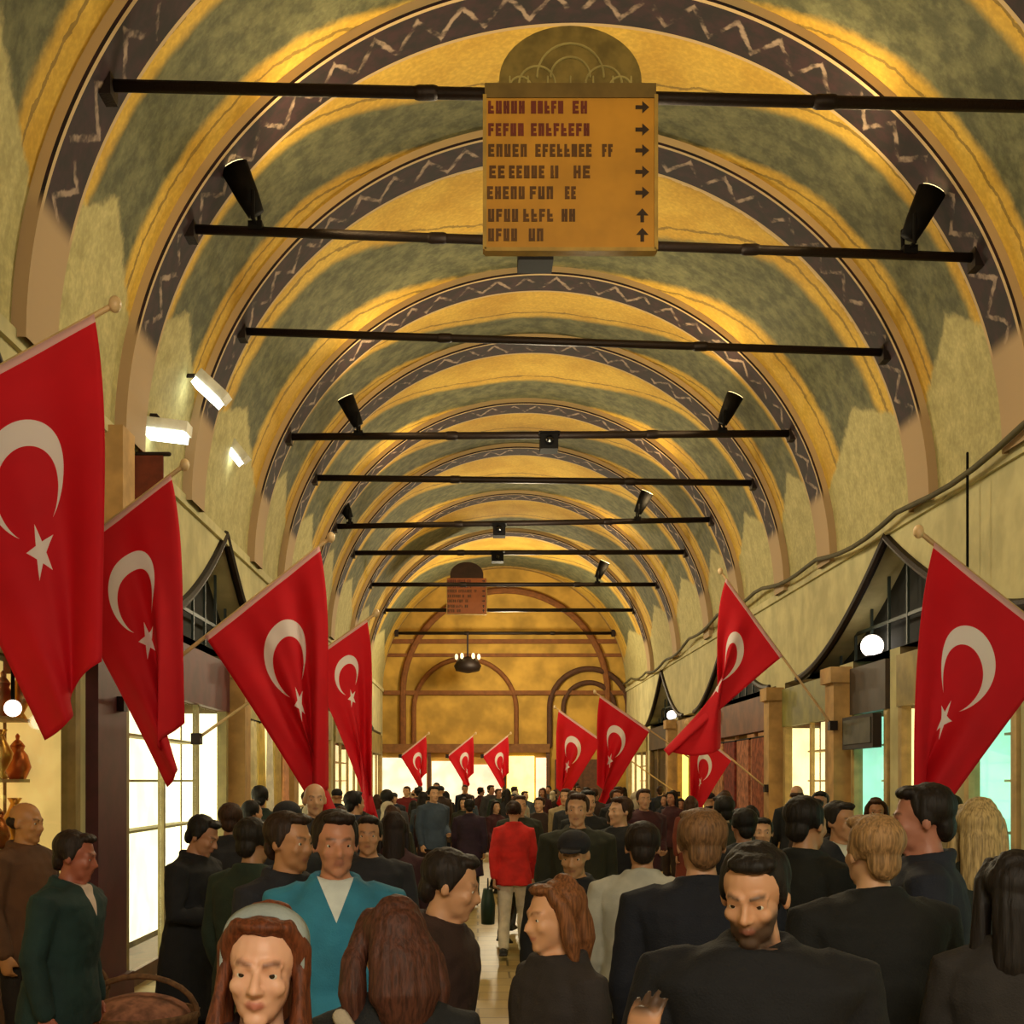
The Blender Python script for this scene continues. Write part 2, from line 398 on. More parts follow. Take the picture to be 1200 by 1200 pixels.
def shop(side, y0, y1, st, label):
    xw = XL if side < 0 else XR
    (pn, pc, ps), sb, fr = STY[st]
    t = thing('shop_front', label, 'shop front', (xw, (y0 + y1) / 2, 0))
    hw = (y1 - y0) / 2; s = side
    def bx(name, xa, xb, ya, yb, za, zb, m):
        g = G().box(min(s * xa, s * xb), max(s * xa, s * xb), ya, yb, za, zb)
        return g.build(name, m, t)
    fm = mat('frame_' + st, fr, 0.6); zr = 0.14 if st == 'white' else 0.85
    bx('sign_board', -0.05, 0.04, -hw + 0.02, hw - 0.02, 2.68, 3.26, mat('board_' + st, sb, 0.6, var=0.3, scale=3))
    bx('stall_riser', 0.03, 0.50, -hw + 0.02, hw - 0.02, 0.0, zr, M_WOOD)
    for q in (-1, 1): bx('post', -0.03, 0.08, q * (hw - 0.08) - 0.06, q * (hw - 0.08) + 0.06, 0.0, 2.68, fm)
    nm = max(1, round((y1 - y0) / 1.6))
    for i in range(1, nm):
        y = -hw + 2 * hw * i / nm; bx('mullion', 0.0, 0.06, y - 0.03, y + 0.03, zr, 2.68, fm)
    bx('light_panel', 0.53, 0.58, -hw + 0.1, hw - 0.1, zr + 0.05, 2.75, emis(pn, pc, ps))
    for q in (-1, 1): bx('light_panel', 0.10, 0.52, q * (hw - 0.035) - 0.02, q * (hw - 0.035) + 0.02, zr + 0.05, 2.66, emis(pn, pc, ps))
    for z in (1.35, 1.85, 2.3): bx('shelf', 0.32, 0.525, -hw + 0.12, hw - 0.12, z - 0.012, z + 0.012, fm)
    for i in range(nm):
        ya, yb = -hw + 2 * hw * i / nm + 0.04, -hw + 2 * hw * (i + 1) / nm - 0.04
        bx('glass_pane', 0.025, 0.035, ya, yb, zr + 0.02, 2.66, M_GLASS)
    return t
nm_l = ['behind the camera, far left', 'beside the camera on the left', 'nearest in view on the left wall', 'holding brass vases before the maroon pier', 'just past the maroon pier',
        'past the white shop', 'behind the paired red flags on the left', 'deep in the street on the left', 'last on the left before the end wall']
nm_r = ['behind the camera, far right', 'beside the camera on the right', 'nearest on the right wall', 'beside the large right flag', 'narrow, right of the large right flag', 'hidden behind the large right flag', 'narrow, left of the large right flag',
        'beside the narrow aqua window', 'behind the middle right flag', 'lit strongest of the far right shops', 'under the small far lunette', 'last on the right before the end wall']
for (a, b, st), w_ in zip(L_SHOPS, nm_l): shop(-1, a, b, st, 'shop front with ' + SHOPTXT[st] + ', ' + w_)
for (a, b, st), w_ in zip(R_SHOPS, nm_r): shop(1, a, b, st, 'shop front with ' + SHOPTXT[st] + ', ' + w_)

# piers: maroon pier on the left, tan pilasters
def pier(side, y0, y1, m, label, z1=3.3, dep=0.22):
    xw = XL if side < 0 else XR
    t = thing('pier', label, 'pier', (xw, (y0 + y1) / 2, 0)); hw = (y1 - y0) / 2
    xa, xb = (0, dep) if side < 0 else (-dep, 0)
    G().box(xa, xb, -hw, hw, 0.25, z1 - 0.2).build('shaft', m, t)
    e = 0.05
    G().box(xa - (e if side > 0 else 0), xb + (e if side < 0 else 0), -hw - e, hw + e, 0, 0.25).build('base', m, t)
    G().box(xa - (e if side > 0 else 0), xb + (e if side < 0 else 0), -hw - e, hw + e, z1 - 0.2, z1).build('capital', m, t)
    return t
pier(-1, 9.95, 10.75, M_MAROON, 'wide maroon painted pier between the brass shop and the white shop', dep=0.10)
pier(-1, 15.56, 15.94, M_TAN, 'narrow tan stone pier beyond the glaring white shop')
pier(-1, 19.72, 20.08, M_TAN, 'tan stone pier behind the second pair of left flags')
pier(1, 16.3, 16.7, M_TAN, 'tan stone pier between the aqua window and the olive board')
pier(1, 19.92, 20.28, M_TAN, 'tan stone pier beside the middle right flag')
pier(1, 25.32, 25.68, M_TAN, 'tan stone pier beside the vivid yellow shop')
pier(1, 30.52, 30.88, M_TAN, 'tan stone pier under the small far lunette')
# end wall fittings: lit openings, arch, cross moulding
end = thing('shop_front', 'wide bright shop row across the foot of the end wall, white and yellow', 'shop front', (CX, YE, 0))
def eb(name, px0, px1, py0, py1, m, d=0.1, off=0.02):
    s = F / (YE - off); a = W(px0, py1, YE); b = W(px1, py0, YE)
    return G().box(a.x - CX, b.x - CX, -d - off, -off, max(0, a.z), b.z).build(name, m, end)
eb('light_panel', 448, 500, 888, 960, emis('end_white', '#ffeecb', 1.25), 0.06)
eb('light_panel', 506, 542, 892, 960, emis('end_white', '#ffeecb', 1.25), 0.06)
eb('light_panel', 548, 588, 896, 960, emis('end_pink', '#ffd9b5', 1.3), 0.06)
eb('light_panel', 594, 626, 886, 960, emis('end_yellow', '#fff08a', 1.9), 0.06)
eb('light_panel', 628, 640, 888, 960, emis('end_pink', '#ffd9b5', 1.3), 0.06)
for x in (445, 503, 545, 591, 642, 680, 715): eb('post', x - 2, x + 2, 880, 990, M_WOOD, 0.14)
eb('sign_board', 444, 644, 872, 882, mat('board_end', '#7e5426', 0.7), 0.2)
eb('door', 650, 712, 890, 990, M_WOOD, 0.08)
# brown painted arches and mouldings of the end wall
def end_arch(px, py, r, th, m, k):
    c = W(px, py, YE); s = F / YE; g = G(); v = []; n = 32
    zb = W(0, 874, YE).z
    v.append((c.x + r / s, YE - 0.06, zb))
    for i in range(n + 1):
        a = math.pi * i / n
        v.append((c.x + r / s * math.cos(a), YE - 0.06, c.z + r / s * math.sin(a)))
    v.append((c.x - r / s, YE - 0.06, zb))
    g.tube(v, th / s, 8)
    tag(g.build('trim_%d' % k, m), kind='structure')
end_arch(592, 812, 120, 4, mat('end_arch', '#7a4a22', 0.8), 70)
end_arch(690, 830, 46, 3.5, mat('end_arch_dark', '#4c2e1a', 0.8), 71)
end_arch(690, 830, 30, 3, mat('end_arch_dark', '#4c2e1a', 0.8), 72)
end_arch(545, 832, 60, 3, mat('end_arch', '#7a4a22', 0.8), 73)
for k, (py, th) in enumerate(((752, 2.5), (768, 2), (812, 2.5))):
    a, b = W(450, py, YE), W(735, py, YE); h = th * YE / F
    tag(G().box(a.x, b.x, YE - 0.12, YE, a.z - h, a.z + h).build('trim_%d' % (80 + k), mat('end_arch', '#7a4a22', 0.8)), kind='structure')

# ------------------------------------------------------------------ tie rods
ORD = ['carrying the large directory sign', 'just behind the large sign, with a dark box at its middle', 'third from the camera, bare', 'fourth from the camera, with two spotlights and a box', 'fifth from the camera, bare',
       'sixth from the camera, with small spotlights', 'seventh from the camera, bare', 'eighth from the camera, with tiny spotlights', 'ninth from the camera, over the far signs', 'last before the end wall']
ROD_FN = []
for i, y in enumerate(ROD_Y):
    s = F / y
    x0, x1 = CX - 3.42, CX + 3.42
    za = EYE + (VY - ROD_TILT[i][0]) / s; zb = EYE + (VY - ROD_TILT[i][1]) / s
    pa, pb = VX + x0 * s, VX + x1 * s
    def fn(x, x0=x0, x1=x1, za=za, zb=zb): return za + (zb - za) * (x - x0) / (x1 - x0)
    def half(z): return math.sqrt(max(0.1, (R - 0.02) ** 2 - (z - ZC) ** 2))
    xa, xb = CX - half(za), CX + half(zb)
    ROD_FN.append(fn)
    t = thing('tie_rod', 'iron tie rod, ' + ORD[i], 'tie rod', (CX, y, fn(CX)))
    rr = 0.042 if i < 3 else 0.05
    G().tube([(xa - CX, 0, fn(xa) - fn(CX)), (0, 0, 0), (xb - CX, 0, fn(xb) - fn(CX))], rr, 10, caps=False).build('bar', M_IRON, t, True)
    for xx in (xa, xb):
        d = 0.12 if xx < CX else -0.12
        G().box(min(xx - CX, xx - CX + d), max(xx - CX, xx - CX + d), -0.09, 0.09, fn(xx) - fn(CX) - 0.10, fn(xx) - fn(CX) + 0.10).build('anchor', M_IRON, t)
    for xx in (-1.2, 1.5): G().tube([(xx - 0.05, 0, fn(CX + xx) - fn(CX)), (xx + 0.05, 0, fn(CX + xx) - fn(CX))], rr * 1.22, 10).build('coupling', M_IRON, t, True)

# spotlights standing on rods
M_LENS = mat('lamp_lens', '#ffe9b0', 0.3, emit='#ffe2a0', estr=3.0)
def spotlight(i, px, lean, label, k=1.0):
    y = ROD_Y[i]; x = (px - VX) * y / F; z = ROD_FN[i](x)
    t = thing('spotlight', label, 'spotlight', (x, y, z + 0.03), 0, 'spotlights on the tie rods')
    d = Vector((lean * 0.42, -0.15, 0.9)).normalized()
    c = Vector((0, 0, 0.12 * k))
    G().tube([c, c + d * 0.16 * k, c + d * 0.42 * k], [0.075 * k, 0.10 * k, 0.125 * k], 14, caps=False).build('housing', M_BLACK, t, True)
    G().tube([c + d * 0.405 * k, c + d * 0.428 * k], [0.115 * k, 0.115 * k], 14, caps=False).build('lens', M_LENS, t)
    G().tube([(0, -0.16 * k, 0.25 * k), (0, -0.15 * k, 0.02), (0, 0.15 * k, 0.02), (0, 0.16 * k, 0.25 * k)], 0.018, 8).build('yoke', M_BLACK, t)
    G().box(-0.06, 0.06, -0.06, 0.06, -0.03, 0.04).build('clamp', M_BLACK, t)
    return t
for i, px, ln, lb, k in ((1, 300, -1, 'black spotlight leaning outward on the left of the rod behind the sign', 1.0), (1, 1065, 1, 'black spotlight leaning outward on the right of the rod behind the sign', 1.0),
                         (3, 420, -1, 'black spotlight on the left of the fourth tie rod', 0.95), (3, 846, 1, 'black spotlight on the right of the fourth tie rod', 0.95),
                         (5, 410, -1, 'small black spotlight on the left of the sixth tie rod', 0.95), (5, 747, 1, 'small black spotlight on the right of the sixth tie rod', 0.95),
                         (7, 418, -1, 'tiny black spotlight on the left of the eighth tie rod', 1.0), (7, 700, 1, 'tiny black spotlight on the right of the eighth tie rod', 1.0)):
    spotlight(i, px, ln, lb, k)
# dark camera boxes under the rods
def hang_box(i, px, drop, wd, hh, label):
    y = ROD_Y[i]; x = (px - VX) * y / F; z = ROD_FN[i](x)
    t = thing('camera_box', label, 'camera box', (x, y, z), 0, 'dark boxes hung from the rods')
    G().tube([(0, 0, 0.02), (0, 0, -drop)], 0.02, 8).build('stem', M_BLACK, t)
    G().box(-wd / 2, wd / 2, -0.16, 0.14, -drop - hh, -drop).build('housing', M_BLACK, t)
    G().box(-wd / 2 - 0.02, wd / 2 + 0.02, -0.22, 0.14, -drop, -drop + 0.02).build('hood', M_BLACK, t)
    G().tube([(0, -0.17, -drop - hh / 2), (0, -0.19, -drop - hh / 2)], hh * 0.3, 12).build('lens', mat('dark_lens', '#0a0c10', 0.1), t)
hang_box(1, 627, 0.06, 0.30, 0.16, 'dark camera box hanging just below the large directory sign')
hang_box(3, 643, 0.02, 0.24, 0.20, 'dark camera box under the fourth tie rod, right of the crown')
hang_box(5, 585, 0.04, 0.22, 0.20, 'small dark camera box under the sixth tie rod')
hang_box(6, 583, 0.02, 0.24, 0.18, 'small dark camera box under the seventh tie rod')

# ------------------------------------------------------------------ directory signs
def directory(name, label, loc, sc, ncol, rich=True, dome_m=None):
    t = thing(name, label, 'sign', loc); t.scale = (sc, sc, sc)
    # local: x across, z up from the bottom edge; 1.13 wide, 1.02 high panel, dome above
    Wd, Hp = 1.13, 1.02
    rnd = random.Random(5)
    G().box(-Wd / 2, Wd / 2, -0.03, 0.03, 0, Hp).build('panel', mat('sign_panel' + ncol, ncol, 0.5, var=0.12, scale=3), t)
    fr = G()
    for a in (-1, 1): fr.box(a * Wd / 2 - 0.012, a * Wd / 2 + 0.012, -0.045, 0.045, 0, Hp)
    fr.box(-Wd / 2, Wd / 2, -0.045, 0.045, -0.012, 0.012)
    fr.build('frame', mat('sign_frame', '#b39345', 0.5), t)
    poly = [(-0.47, 0.0)] + [(-0.47 * math.cos(math.pi * i / 24), 0.10 + 0.36 * math.sin(math.pi * i / 24)) for i in range(25)] + [(0.47, 0.0)]
    dm = dome_m or mat('sign_dome', '#7c6c36', 0.7, var=0.3, scale=7)
    dome = G().prism(poly, lambda a, b, d: Vector((a, d, Hp + b)), -0.028, 0.028).build('crest', dm, t)
    if rich:
        sk = G()                     # raised scroll work of the crest: an engraved building-like outline of domes
        for (cx, cz, r) in ((0, 0.12, 0.22), (-0.22, 0.07, 0.12), (0.22, 0.07, 0.12), (0, 0.12, 0.13), (-0.33, 0.05, 0.07), (0.33, 0.05, 0.07)):
            sk.tube([(cx + r * math.cos(math.pi * i / 16), -0.034, Hp + cz + r * math.sin(math.pi * i / 16)) for i in range(17)], 0.008, 6)
        for x in (-0.4, -0.28, -0.15, 0.0, 0.15, 0.28, 0.4): sk.tube([(x, -0.034, Hp + 0.03), (x, -0.034, Hp + 0.12)], 0.007, 6)
        sk.build('scrollwork', mat('sign_scroll', '#a59a62', 0.6), dome)
        G().box(-Wd / 2, Wd / 2, -0.042, -0.028, Hp - 0.02, Hp + 0.075).build('heading_band', mat('sign_band', '#6e5a2a', 0.6), t)
    C0 = 480.0                       # rows read from the photograph: crop pixels, 692 to the metre
    rows = [(410, 'r', [(105, 280), (300, 455), (490, 565)]), (512, 'r', [(105, 275), (300, 575)]), (607, 'o', [(105, 290), (320, 585), (625, 680)]), (705, 'o', [(110, 190), (200, 370), (390, 430), (495, 580)]),
            (800, 'o', [(100, 280), (295, 410), (455, 512)]), (903, 'o', [(105, 250), (265, 410), (440, 510)]), (992, 'o', [(105, 245), (290, 365)])]
    for (yc, c, ws) in rows:
        g = G(); zc = (1060 - yc) / 692.0; h = 0.082
        for (a, b) in ws:
            n = max(2, round((b - a) / 34)); cw = (b - a) / n
            for q in range(n):
                xa = (a + cw * q - C0) / 692.0; xw_ = cw / 692.0 * 0.76; th = 0.018
                k = rnd.randrange(6)
                g.box(xa, xa + th, -0.036, -0.028, zc - h / 2, zc + h / 2)
                if k in (0, 1, 3): g.box(xa, xa + xw_, -0.0365, -0.028, zc + h / 2 - th, zc + h / 2)
                if k in (1, 2, 4): g.box(xa, xa + xw_, -0.0365, -0.028, zc - h / 2, zc - h / 2 + th)
                if k in (0, 1, 4, 5): g.box(xa, xa + xw_ * 0.9, -0.0365, -0.028, zc - th / 2, zc + th / 2)
                if k in (2, 3, 5): g.box(xa + xw_ - th, xa + xw_, -0.0362, -0.028, zc - h / 2, zc + h / 2)
        g.build('lettering', mat('letters_red', '#6d2a1c', 0.6) if c == 'r' else mat('letters_brown', '#5c3a12', 0.6), t)
        ga = G(); zc = (1060 - yc) / 692.0; xa = (808 - C0) / 692.0
        ga.prism([(-0.045, -0.012), (0.0, -0.012), (0.0, -0.04), (0.045, 0.0), (0.0, 0.04), (0.0, 0.012), (-0.045, 0.012)] if yc < 900 else [(-0.012, -0.045), (-0.012, 0.0), (-0.04, 0.0), (0.0, 0.045), (0.04, 0.0), (0.012, 0.0), (0.012, -0.045)],
                 lambda p, q, d: Vector((xa + p, d, zc + q)), -0.036, -0.028)
        ga.build('arrow', mat('letters_dark', '#2f1c0a', 0.6), t)
    for a in (-0.4, 0.4): G().box(a - 0.02, a + 0.02, 0.03, 0.14, Hp - 0.10, Hp + 0.05).build('bracket', M_IRON, t)
    return t
p = W(668, 295, ROD_Y[0] - 0.16)
directory('directory_sign', 'large ochre directory sign with domed crest, rows of lettering and arrows, on nearest rod', p, 1.0 * (200 / 1.13) / (F / (ROD_Y[0] - 0.16)), '#c8912e')
p = W(547, 720, 34.4)
directory('directory_sign', 'small orange directory sign with dark crest deep in the street', p, 0.95, '#a85a1c', False, mat('sign_dome_dark', '#3a2214', 0.7))
# hanging lamp cluster near the end wall
t = thing('chandelier', 'dark hanging lamp cluster in front of the end wall', 'lamp', W(548, 742, 39.0))
G().tube([(0, 0, 0), (0, 0, -0.75)], 0.03, 8).build('chain', M_IRON, t)
G().lathe([(0.02, -0.70), (0.30, -0.80), (0.42, -1.0), (0.36, -1.15), (0.05, -1.22)]).build('shade', M_IRON, t, True)
for a in range(6): G().ell((0.34 * math.cos(a * 1.047), 0.34 * math.sin(a * 1.047), -0.72), (0.05, 0.05, 0.09)).build('bulb', mat('bulb', '#ffe9b8', 0.4, emit='#ffe2a0', estr=2.0), t)

# ------------------------------------------------------------------ lamps on the walls
M_TUBE = mat('white_lamp', '#f2f2e4', 0.3, emit='#f6fff0', estr=5.0)
def floodlight(px, py, y, rot, label, ln=0.34, hang=0.0):
    p = W(px, py, y); t = thing('floodlight', label, 'floodlight', p, 0, 'white floodlights above the left shops')
    R3 = Matrix.Rotation(rot, 3, 'Y')
    def tr(v): return [R3 @ Vector(q) for q in v]
    g = G(); g.box(-ln / 2, ln / 2, -0.10, 0.12, 0.0, 0.10); g.v = tr(g.v); g.build('housing', M_WHITE, t)
    g = G(); g.box(-ln / 2 + 0.02, ln / 2 - 0.02, -0.11, 0.10, -0.07, 0.0); g.v = tr(g.v); g.build('diffuser', M_TUBE, t)
    xw = XL - p.x
    zz = 0.15
    hx = math.sqrt(max(0.05, R * R - max(0, p.z + zz - ZC) ** 2)); xe = CX - hx - p.x - 0.02
    G().tube([(0, 0, 0.06), (xe * 0.5, 0, zz), (xe, 0, zz)], 0.022, 8).build('arm', M_IRON, t)
floodlight(246, 458, 12.7, 0.75, 'white floodlight tilted steeply, topmost above the left flags', 0.36)
floodlight(192, 506, 11.8, 0.12, 'broad white lamp level on its arm between the two nearest left flags', 0.46)
floodlight(277, 532, 15.2, 0.9, 'pale small floodlight tilted, farthest of the left wall lamps', 0.26)
# globe bulbs of the brass shop and of the right lunette
def globe(p, r, label, group, st='globe_lit', stem=0.0):
    t = thing('globe_lamp', label, 'lamp', p, 0, group)
    G().ell((0, 0, 0), (r, r, r), 16, 10).build('globe', mat(st, '#fff4e0', 0.3, emit='#fff0dc', estr=4.0), t, True)
    G().lathe([(r * 0.45, -r * 1.2), (r * 0.5, -r * 0.85), (r * 0.3, -r * 0.75)] if stem <= 0 else [(r * 0.25, r * 0.9), (r * 0.2, stem)]).build('holder', M_BLACK, t)
globe(W(15, 830, 8.25), 0.055, 'round white bulb hanging at the brass shop, left one', 'white bulbs of the brass shop', stem=0.5)
globe(W(66, 846, 9.15), 0.055, 'round white bulb hanging at the brass shop, beside the maroon pier', 'white bulbs of the brass shop', stem=0.5)
pr = W(1022, 770, 0); 
def rwall(px, py, off):           # point on the right wall's recess
    y = (XR + off) * F / (px - VX); return Vector((XR + off, y, EYE - (py - VY) * y / F))
p = rwall(1022, 770, 0.16); p.z = LB + 0.17
globe(p, 0.14, 'bright white globe lamp on the ledge of the dark right arch', 'globe lamps on the arch ledge')
for k, (px, rr) in enumerate(((928, 0.10), (940, 0.11), (955, 0.10))):
    p = rwall(px, 780, 0.14); p.z = LB + 0.06 + rr
    globe(p, rr, ['small globe lamp at the far end of the right arch ledge', 'small globe lamp second from the far end of the right arch ledge', 'small globe lamp third from the far end of the right arch ledge'][k], 'globe lamps on the arch ledge', 'globe_dim')
p = rwall(787, 832, 0.1); p.z = LB + 0.13
globe(p, 0.12, 'tiny globe lamp on the ledge of the far right arch', 'globe lamps on the arch ledge')
# reddish brown banner between the two nearest left flags
t = thing('wall_banner', 'rust brown cloth banner hanging on the left wall between two flags', 'banner', W(158, 575, 11.2))
G().box(-0.25, 0.25, -0.012, 0.012, -0.75, 0.32).build('cloth', mat('rust_cloth', '#6a2c14', 0.85, var=0.25), t)
G().tube([(-0.3, 0, 0.32), (0.3, 0, 0.32)], 0.02, 8).build('rail', M_IRON, t)
G().tube([(0, 0, 0.32), (-0.3, 0.0, 0.6)], 0.012, 6).build('cord', M_IRON, t)
# cable along the right wall
g = G(); pts = []
for i in range(60):
    y = 8.0 + 32.5 * i / 59; sag = 0.10 * abs(math.sin(y * 0.9)); pts.append((XR - 0.16, y, 4.92 - sag + 0.12 * math.sin(y * 0.33)))
g.tube(pts, 0.03, 8); tag(g.build('cable', mat('dark_cable', '#4a4326', 0.8), None, True), 'dark cable strung along the right wall below the vault', 'cable')
t = thing('drop_wire', 'thin dark wire dropping from the cable beside the large right flag', 'wire', (XR - 0.16, 12.0, 4.86))
G().tube([(0, 0, 0.06), (0, 0, -1.5), (0.15, 0, -1.5)], 0.014, 6).build('wire', M_BLACK, t)

# ------------------------------------------------------------------ flags
def mat_flag():
    t = NT('flag_cloth')
    sp = t.new('ShaderNodeSeparateXYZ'); t.l.new(t.coords('UV'), sp.inputs[0]); x, y = sp.outputs[0], sp.outputs[1]   # x along the fly in hoist widths, y along the hoist
    def dist(cx, cy):
        a = t.M('SUBTRACT', x, cx); b = t.M('SUBTRACT', y, cy); return t.M('SQRT', t.M('ADD', t.M('MULTIPLY', a, a), t.M('MULTIPLY', b, b)))
    cres = t.M('MULTIPLY', t.M('LESS_THAN', dist(0.5, 0.5), 0.25), t.M('GREATER_THAN', dist(0.5625, 0.5), 0.2))
    sx = t.M('SUBTRACT', x, 0.82); sy = t.M('SUBTRACT', y, 0.5)
    r = t.M('SQRT', t.M('ADD', t.M('MULTIPLY', sx, sx), t.M('MULTIPLY', sy, sy)))
    a = t.M('ARCTAN2', sy, t.M('MULTIPLY', sx, -1.0))
    k = math.pi * 2 / 5
    af = t.M('ABSOLUTE', t.M('SUBTRACT', t.M('FLOORED_MODULO', t.M('ADD', a, k / 2 + 4 * k), k), k / 2))
    px, py = t.M('MULTIPLY', r, t.M('COSINE', af)), t.M('MULTIPLY', r, t.M('SINE', af))
    Rr, ri = 0.125, 0.125 * 0.382
    bx, by = ri * math.cos(math.pi / 5), ri * math.sin(math.pi / 5)
    # inside if cross((B-A),(P-A)) > 0
    cr = t.M('SUBTRACT', t.M('MULTIPLY', py, bx - Rr), t.M('MULTIPLY', t.M('SUBTRACT', px, Rr), by))
    star = t.M('GREATER_THAN', cr, 0.0)
    hem = t.M('LESS_THAN', x, 0.035)
    co = t.coords(); nz = t.noise(3.0, co, 2)
    red = t.mix(nz, lin('#d0061e'), lin('#e80c28'))
    c = t.mix(t.M('MAXIMUM', t.M('MAXIMUM', cres, star), t.M('MULTIPLY', hem, 0.65)), red, lin('#f6eeee'))
    n = t.n; l = t.l
    t.l.new(c, t.p.inputs['Base Color']); t.p.inputs['Roughness'].default_value = 0.75
    tl = t.new('ShaderNodeBsdfTranslucent'); t.l.new(c, tl.inputs[0])
    mx = t.new('ShaderNodeMixShader'); mx.inputs[0].default_value = 0.35
    t.l.new(t.p.outputs[0], mx.inputs[1]); t.l.new(tl.outputs[0], mx.inputs[2]); t.l.new(mx.outputs[0], n['Material Output'].inputs[0])
    return t.m
M_FLAG = mat_flag()
M_POLE = mat('pale_pole', '#c9a878', 0.5)
def flag(label, A, B, depth, L_px, mount=None, k0=0.3, k1=1.0, folds=2.5, seed=0, dy=0.0, group='red flags on wall poles', fold_amp=0.16, nu=36, nv=48, mt=0.0):
    """A: low end of the hoist, B: its high end near the pole tip, pixels at one depth; mount: world x of the wall (or None)."""
    s = F / depth; a = W(A[0], A[1], depth); b = W(B[0], B[1], depth - dy)
    Gw = (b - a).length; L = L_px / s
    ax = (b - a).normalized()
    down = Vector((0, 0, -1)); d0 = (down - ax * down.dot(ax)).normalized()
    root = a if mount is None else a - ax * (abs((mount - a.x) / ax.x) if abs(ax.x) > 1e-3 else 0.3)
    t = thing('flag', label, 'flag', root, 0, group)
    nrm = ax.cross(d0).normalized()
    rnd = random.Random(seed); ph = rnd.uniform(0, 6.28)
    v = []; uv = []; f = []
    for i in range(nu + 1):
        u = i / nu; k = k0 + (k1 - k0) * (u * u * (3 - 2 * u)); pos = a + (b - a) * u
        for j in range(nv + 1):
            q = j / nv
            if j:
                kk = min(1.0, k * (0.55 + 0.75 * math.sqrt(q)))
                d = (d0 * (1 - kk) + down * kk).normalized(); pos = pos + d * (L / nv)
            amp = fold_amp * Gw * (q ** 0.8) * (0.45 + 0.55 * u)
            off = nrm * (amp * (math.sin(2 * math.pi * folds * u + ph + q * 0.9) * 0.8 + 0.35 * math.sin(2 * math.pi * folds * 1.9 * u + ph * 2 - q * 1.7)))
            v.append(pos + off - root); uv.append((q * L / Gw, u))
    for i in range(nu):
        for j in range(nv): p0 = i * (nv + 1) + j; f.append((p0, p0 + 1, p0 + nv + 2, p0 + nv + 1))
    o = mesh_obj('cloth', v, f, M_FLAG, t, True, uv)
    sol = o.modifiers.new('thickness', 'SOLIDIFY'); sol.thickness = 0.004
    off = -nrm * 0.018 if nrm.y > 0 else nrm * 0.018
    off = Vector((0, 0.018, 0.0))
    tipw = b + ax * 0.12
    G().tube([Vector((0, 0, 0)) + off, tipw - root + off], 0.016, 8).build('pole', M_POLE, t, True)
    G().ell(tipw - root + off, (0.035, 0.035, 0.045), 10, 8).build('finial', mat('finial', '#d8b98a', 0.4), t, True)
    G().box(-0.05, 0.05, -0.05, 0.07, -0.06, 0.06).build('bracket', M_IRON, t)
    return t
flag('large red flag with white crescent and star, nearest on the left wall', (-128, 498), (110, 368), 6.67, 410, XL, 0.10, 0.93, 1.4, 3, fold_amp=0.07)
flag('red flag with crescent hanging just behind the nearest left flag', (58, 664), (200, 556), 9.1, 292, XL, 0.25, 0.93, 1.8, 8, fold_amp=0.13)
flag('wide red flag with full crescent, third along the left wall', (240, 746), (374, 640), 10.5, 285, XL + 0.11, 0.15, 0.97, 2.2, 5, fold_amp=0.12)
flag('narrow red flag with crescent tucked behind the wide third left flag', (360, 775), (430, 726), 13.6, 205, XL + 0.06, 0.35, 1.0, 1.7, 6, fold_amp=0.16)
flag('large red flag with crescent on the right wall, nearest on that side', (1248, 757), (1095, 636), 8.1, 300, XR - 0.06, 0.05, 0.80, 1.3, 2, fold_amp=0.13)
flag('red flag with crescent halfway down the right wall, before the brown shop', (917, 769), (851, 678), 16.3, 178, XR - 0.23, 0.10, 0.95, 1.6, 4, fold_amp=0.13)
flag('small red flag behind the middle right flag, only its strip showing', (858, 890), (812, 852), 20.0, 105, XR - 0.23, 0.2, 1.0, 1.6, 7, fold_amp=0.15)
flag('small red flag far down the right side, right one of the far pair', (762, 856), (703, 815), 25.8, 105, XR - 0.06, 0.1, 0.95, 1.8, 9, fold_amp=0.15)
flag('small red flag far down the right side, left one of the far pair', (706, 868), (655, 832), 30.0, 92, XR - 0.06, 0.1, 0.95, 1.8, 12, fold_amp=0.15)
def end_flag(px, label, seed):
    dpt = 40.2
    flag(label, (px - 14, 886), (px + 16, 862), dpt, 44, None, 0.2, 1.0, 1.6, seed, group='tiny red flags at the end wall', fold_amp=0.15, nu=16, nv=20)
end_flag(483, 'tiny red flag at the end wall, leftmost of the three', 21)
end_flag(538, 'tiny red flag at the end wall, middle of the three', 22)
end_flag(579, 'tiny red flag at the end wall, beside the yellow lit opening', 23)
for o in list(COL.objects):
    if o.name.startswith('flag') and o.parent is None and o.location.y > 39:
        G().tube([(0, 0, 0), (0, YE - 0.15 - o.location.y, -0.05)], 0.02, 6).build('arm', M_IRON, o)

